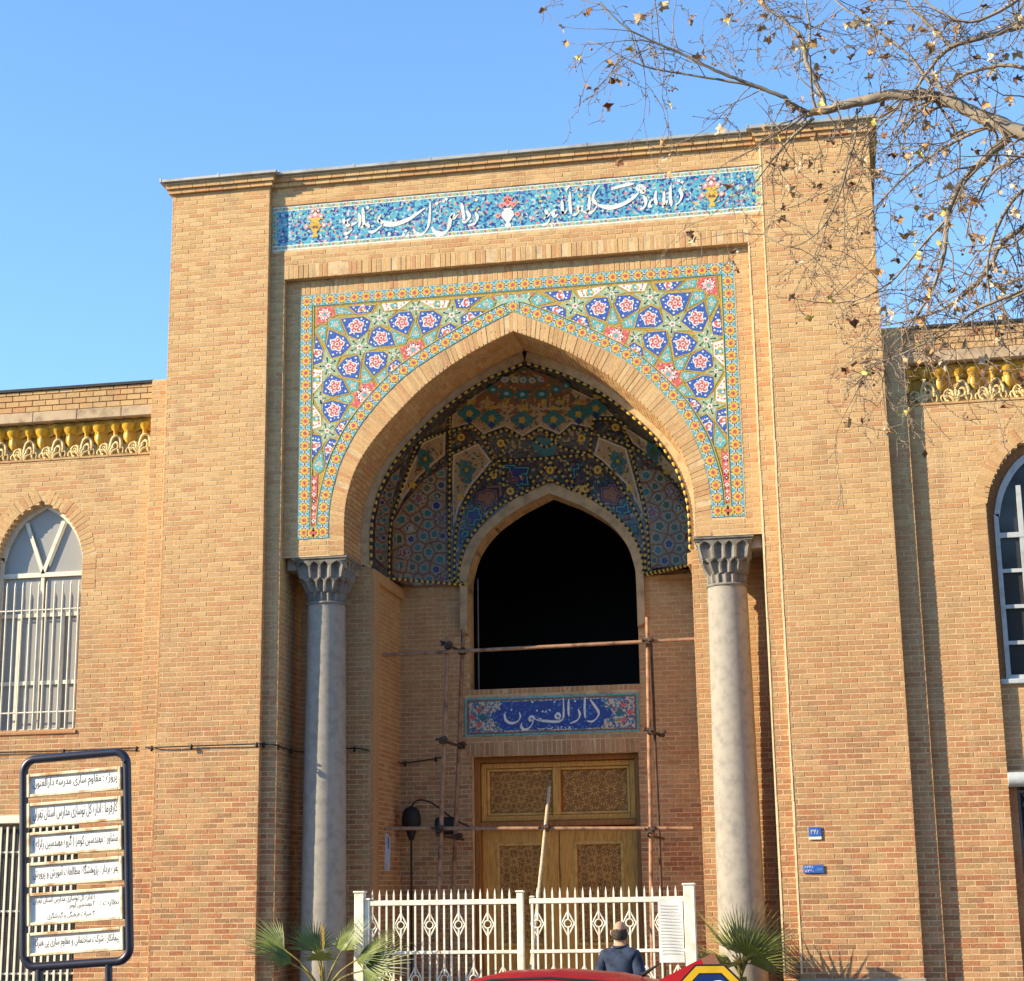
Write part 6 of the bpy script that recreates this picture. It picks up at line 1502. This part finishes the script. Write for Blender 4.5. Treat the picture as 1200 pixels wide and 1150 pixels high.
limb(Q([(1260, 60), (1180, 75), (1100, 100), (1000, 130), (940, 190), (900, 250)], -5.3, -5.0), .035, .012, True, 1.3)
limb(Q([(1250, 200), (1150, 180), (1050, 200), (960, 240), (880, 150), (780, 70), (700, 20), (640, -40)], -5.3, -4.6), .022, .006, True, 1.1)
limb(Q([(1000, 130), (930, 60), (880, 10), (850, -50)], -5.1, -4.9), .02, .008, True, 1.2)
limb(Q([(1230, -40), (1150, 20), (1060, 60), (980, 40), (900, -20)], -5.4, -5.2), .022, .008, True, 1.2)
limb(Q([(1260, 480), (1180, 540), (1130, 620), (1100, 720), (1110, 850), (1150, 960)], -5.3, -4.9), .024, .006, True, 1.3)
limb(Q([(1250, 780), (1150, 820), (1060, 860), (980, 920), (900, 960), (830, 990), (760, 1010)], -5.2, -4.7), .02, .004, True, 1.2)
limb(Q([(1270, 330), (1190, 430), (1120, 470), (1060, 560), (1040, 660)], -5.5, -5.0), .022, .006, True, 1.2)
# upper crown outside the frame
for (a, b, c) in ((1.6, .6, 3.6), (2.6, -.8, 3.0), (.6, -1.6, 4.2), (-.6, -.8, 4.4), (2.8, .9, 1.6)):
    limb([tb, tb+V(a*.35, b*.35, c*.5), tb+V(a, b, c)], .12, .02, True, .35)
for lg in ([(1200, 372), (1230, 420)], ):
    pass
for (u, v) in ((1260, 60), (1250, 200), (1240, 600), (1260, 480), (1250, 780), (1230, -40), (1270, 330)):
    e2 = PX(690+u/2.353, v/2.353, -5.25); limb([tb+V(.0, 0, -.3 if v > 400 else .1), (tb+e2)/2+V(.25, 0, .3), e2+V(.25, 0, .0), e2], .065, .028, True, .35)
TB.build('trunk', m_bark, tree); TW.build('crown', m_twig, tree, 'stuff'); LF.build('dry_leaves', m_leaf, tree, 'stuff'); BALL.build('seed_balls', m_twig, tree, 'stuff')
# ================================================================== ADDED HOUSES (unseen, behind the viewpoint; block low sky to darken the recess)
m_ren = M('render_grey', (.24, .22, .20), .9, .2, 2, .2)
for k, (x, wd, h_, lab) in enumerate(((-17, 15, 10.5, 'added grey house blocking low sky behind the viewpoint, the widest'), (-2.5, 13, 9, 'added grey house blocking low sky behind the viewpoint, the lowest'), (12, 15, 11.5, 'added grey house blocking low sky behind the viewpoint, the tallest'))):
    hs = thing('added_house', lab, 'house', (x, -31, -.13), 'added houses blocking low sky')
    g = MB(); g.box(-wd/2, wd/2, -8, 0, 0, h_); g.build('wall', m_ren, hs); g = MB(); g.box(-wd/2-.2, wd/2+.2, -8.2, .25, h_, h_+.3); g.build('roof', m_tar, hs)
    for i in range(5):
        for j in range(3):
            w_ = link('window', None, hs); xw, zw = -wd/2+1.3+i*(wd-2.6)/4, 1.2+j*3.0
            g = MB(); g.box(xw-.6, xw+.6, .0, .03, zw, zw+1.6); g.build('pane', m_glass_d, w_); frame(xw-.65, xw+.65, zw-.05, zw+1.65, .07, .0, .06, m_cream, w_, 'window_frame')
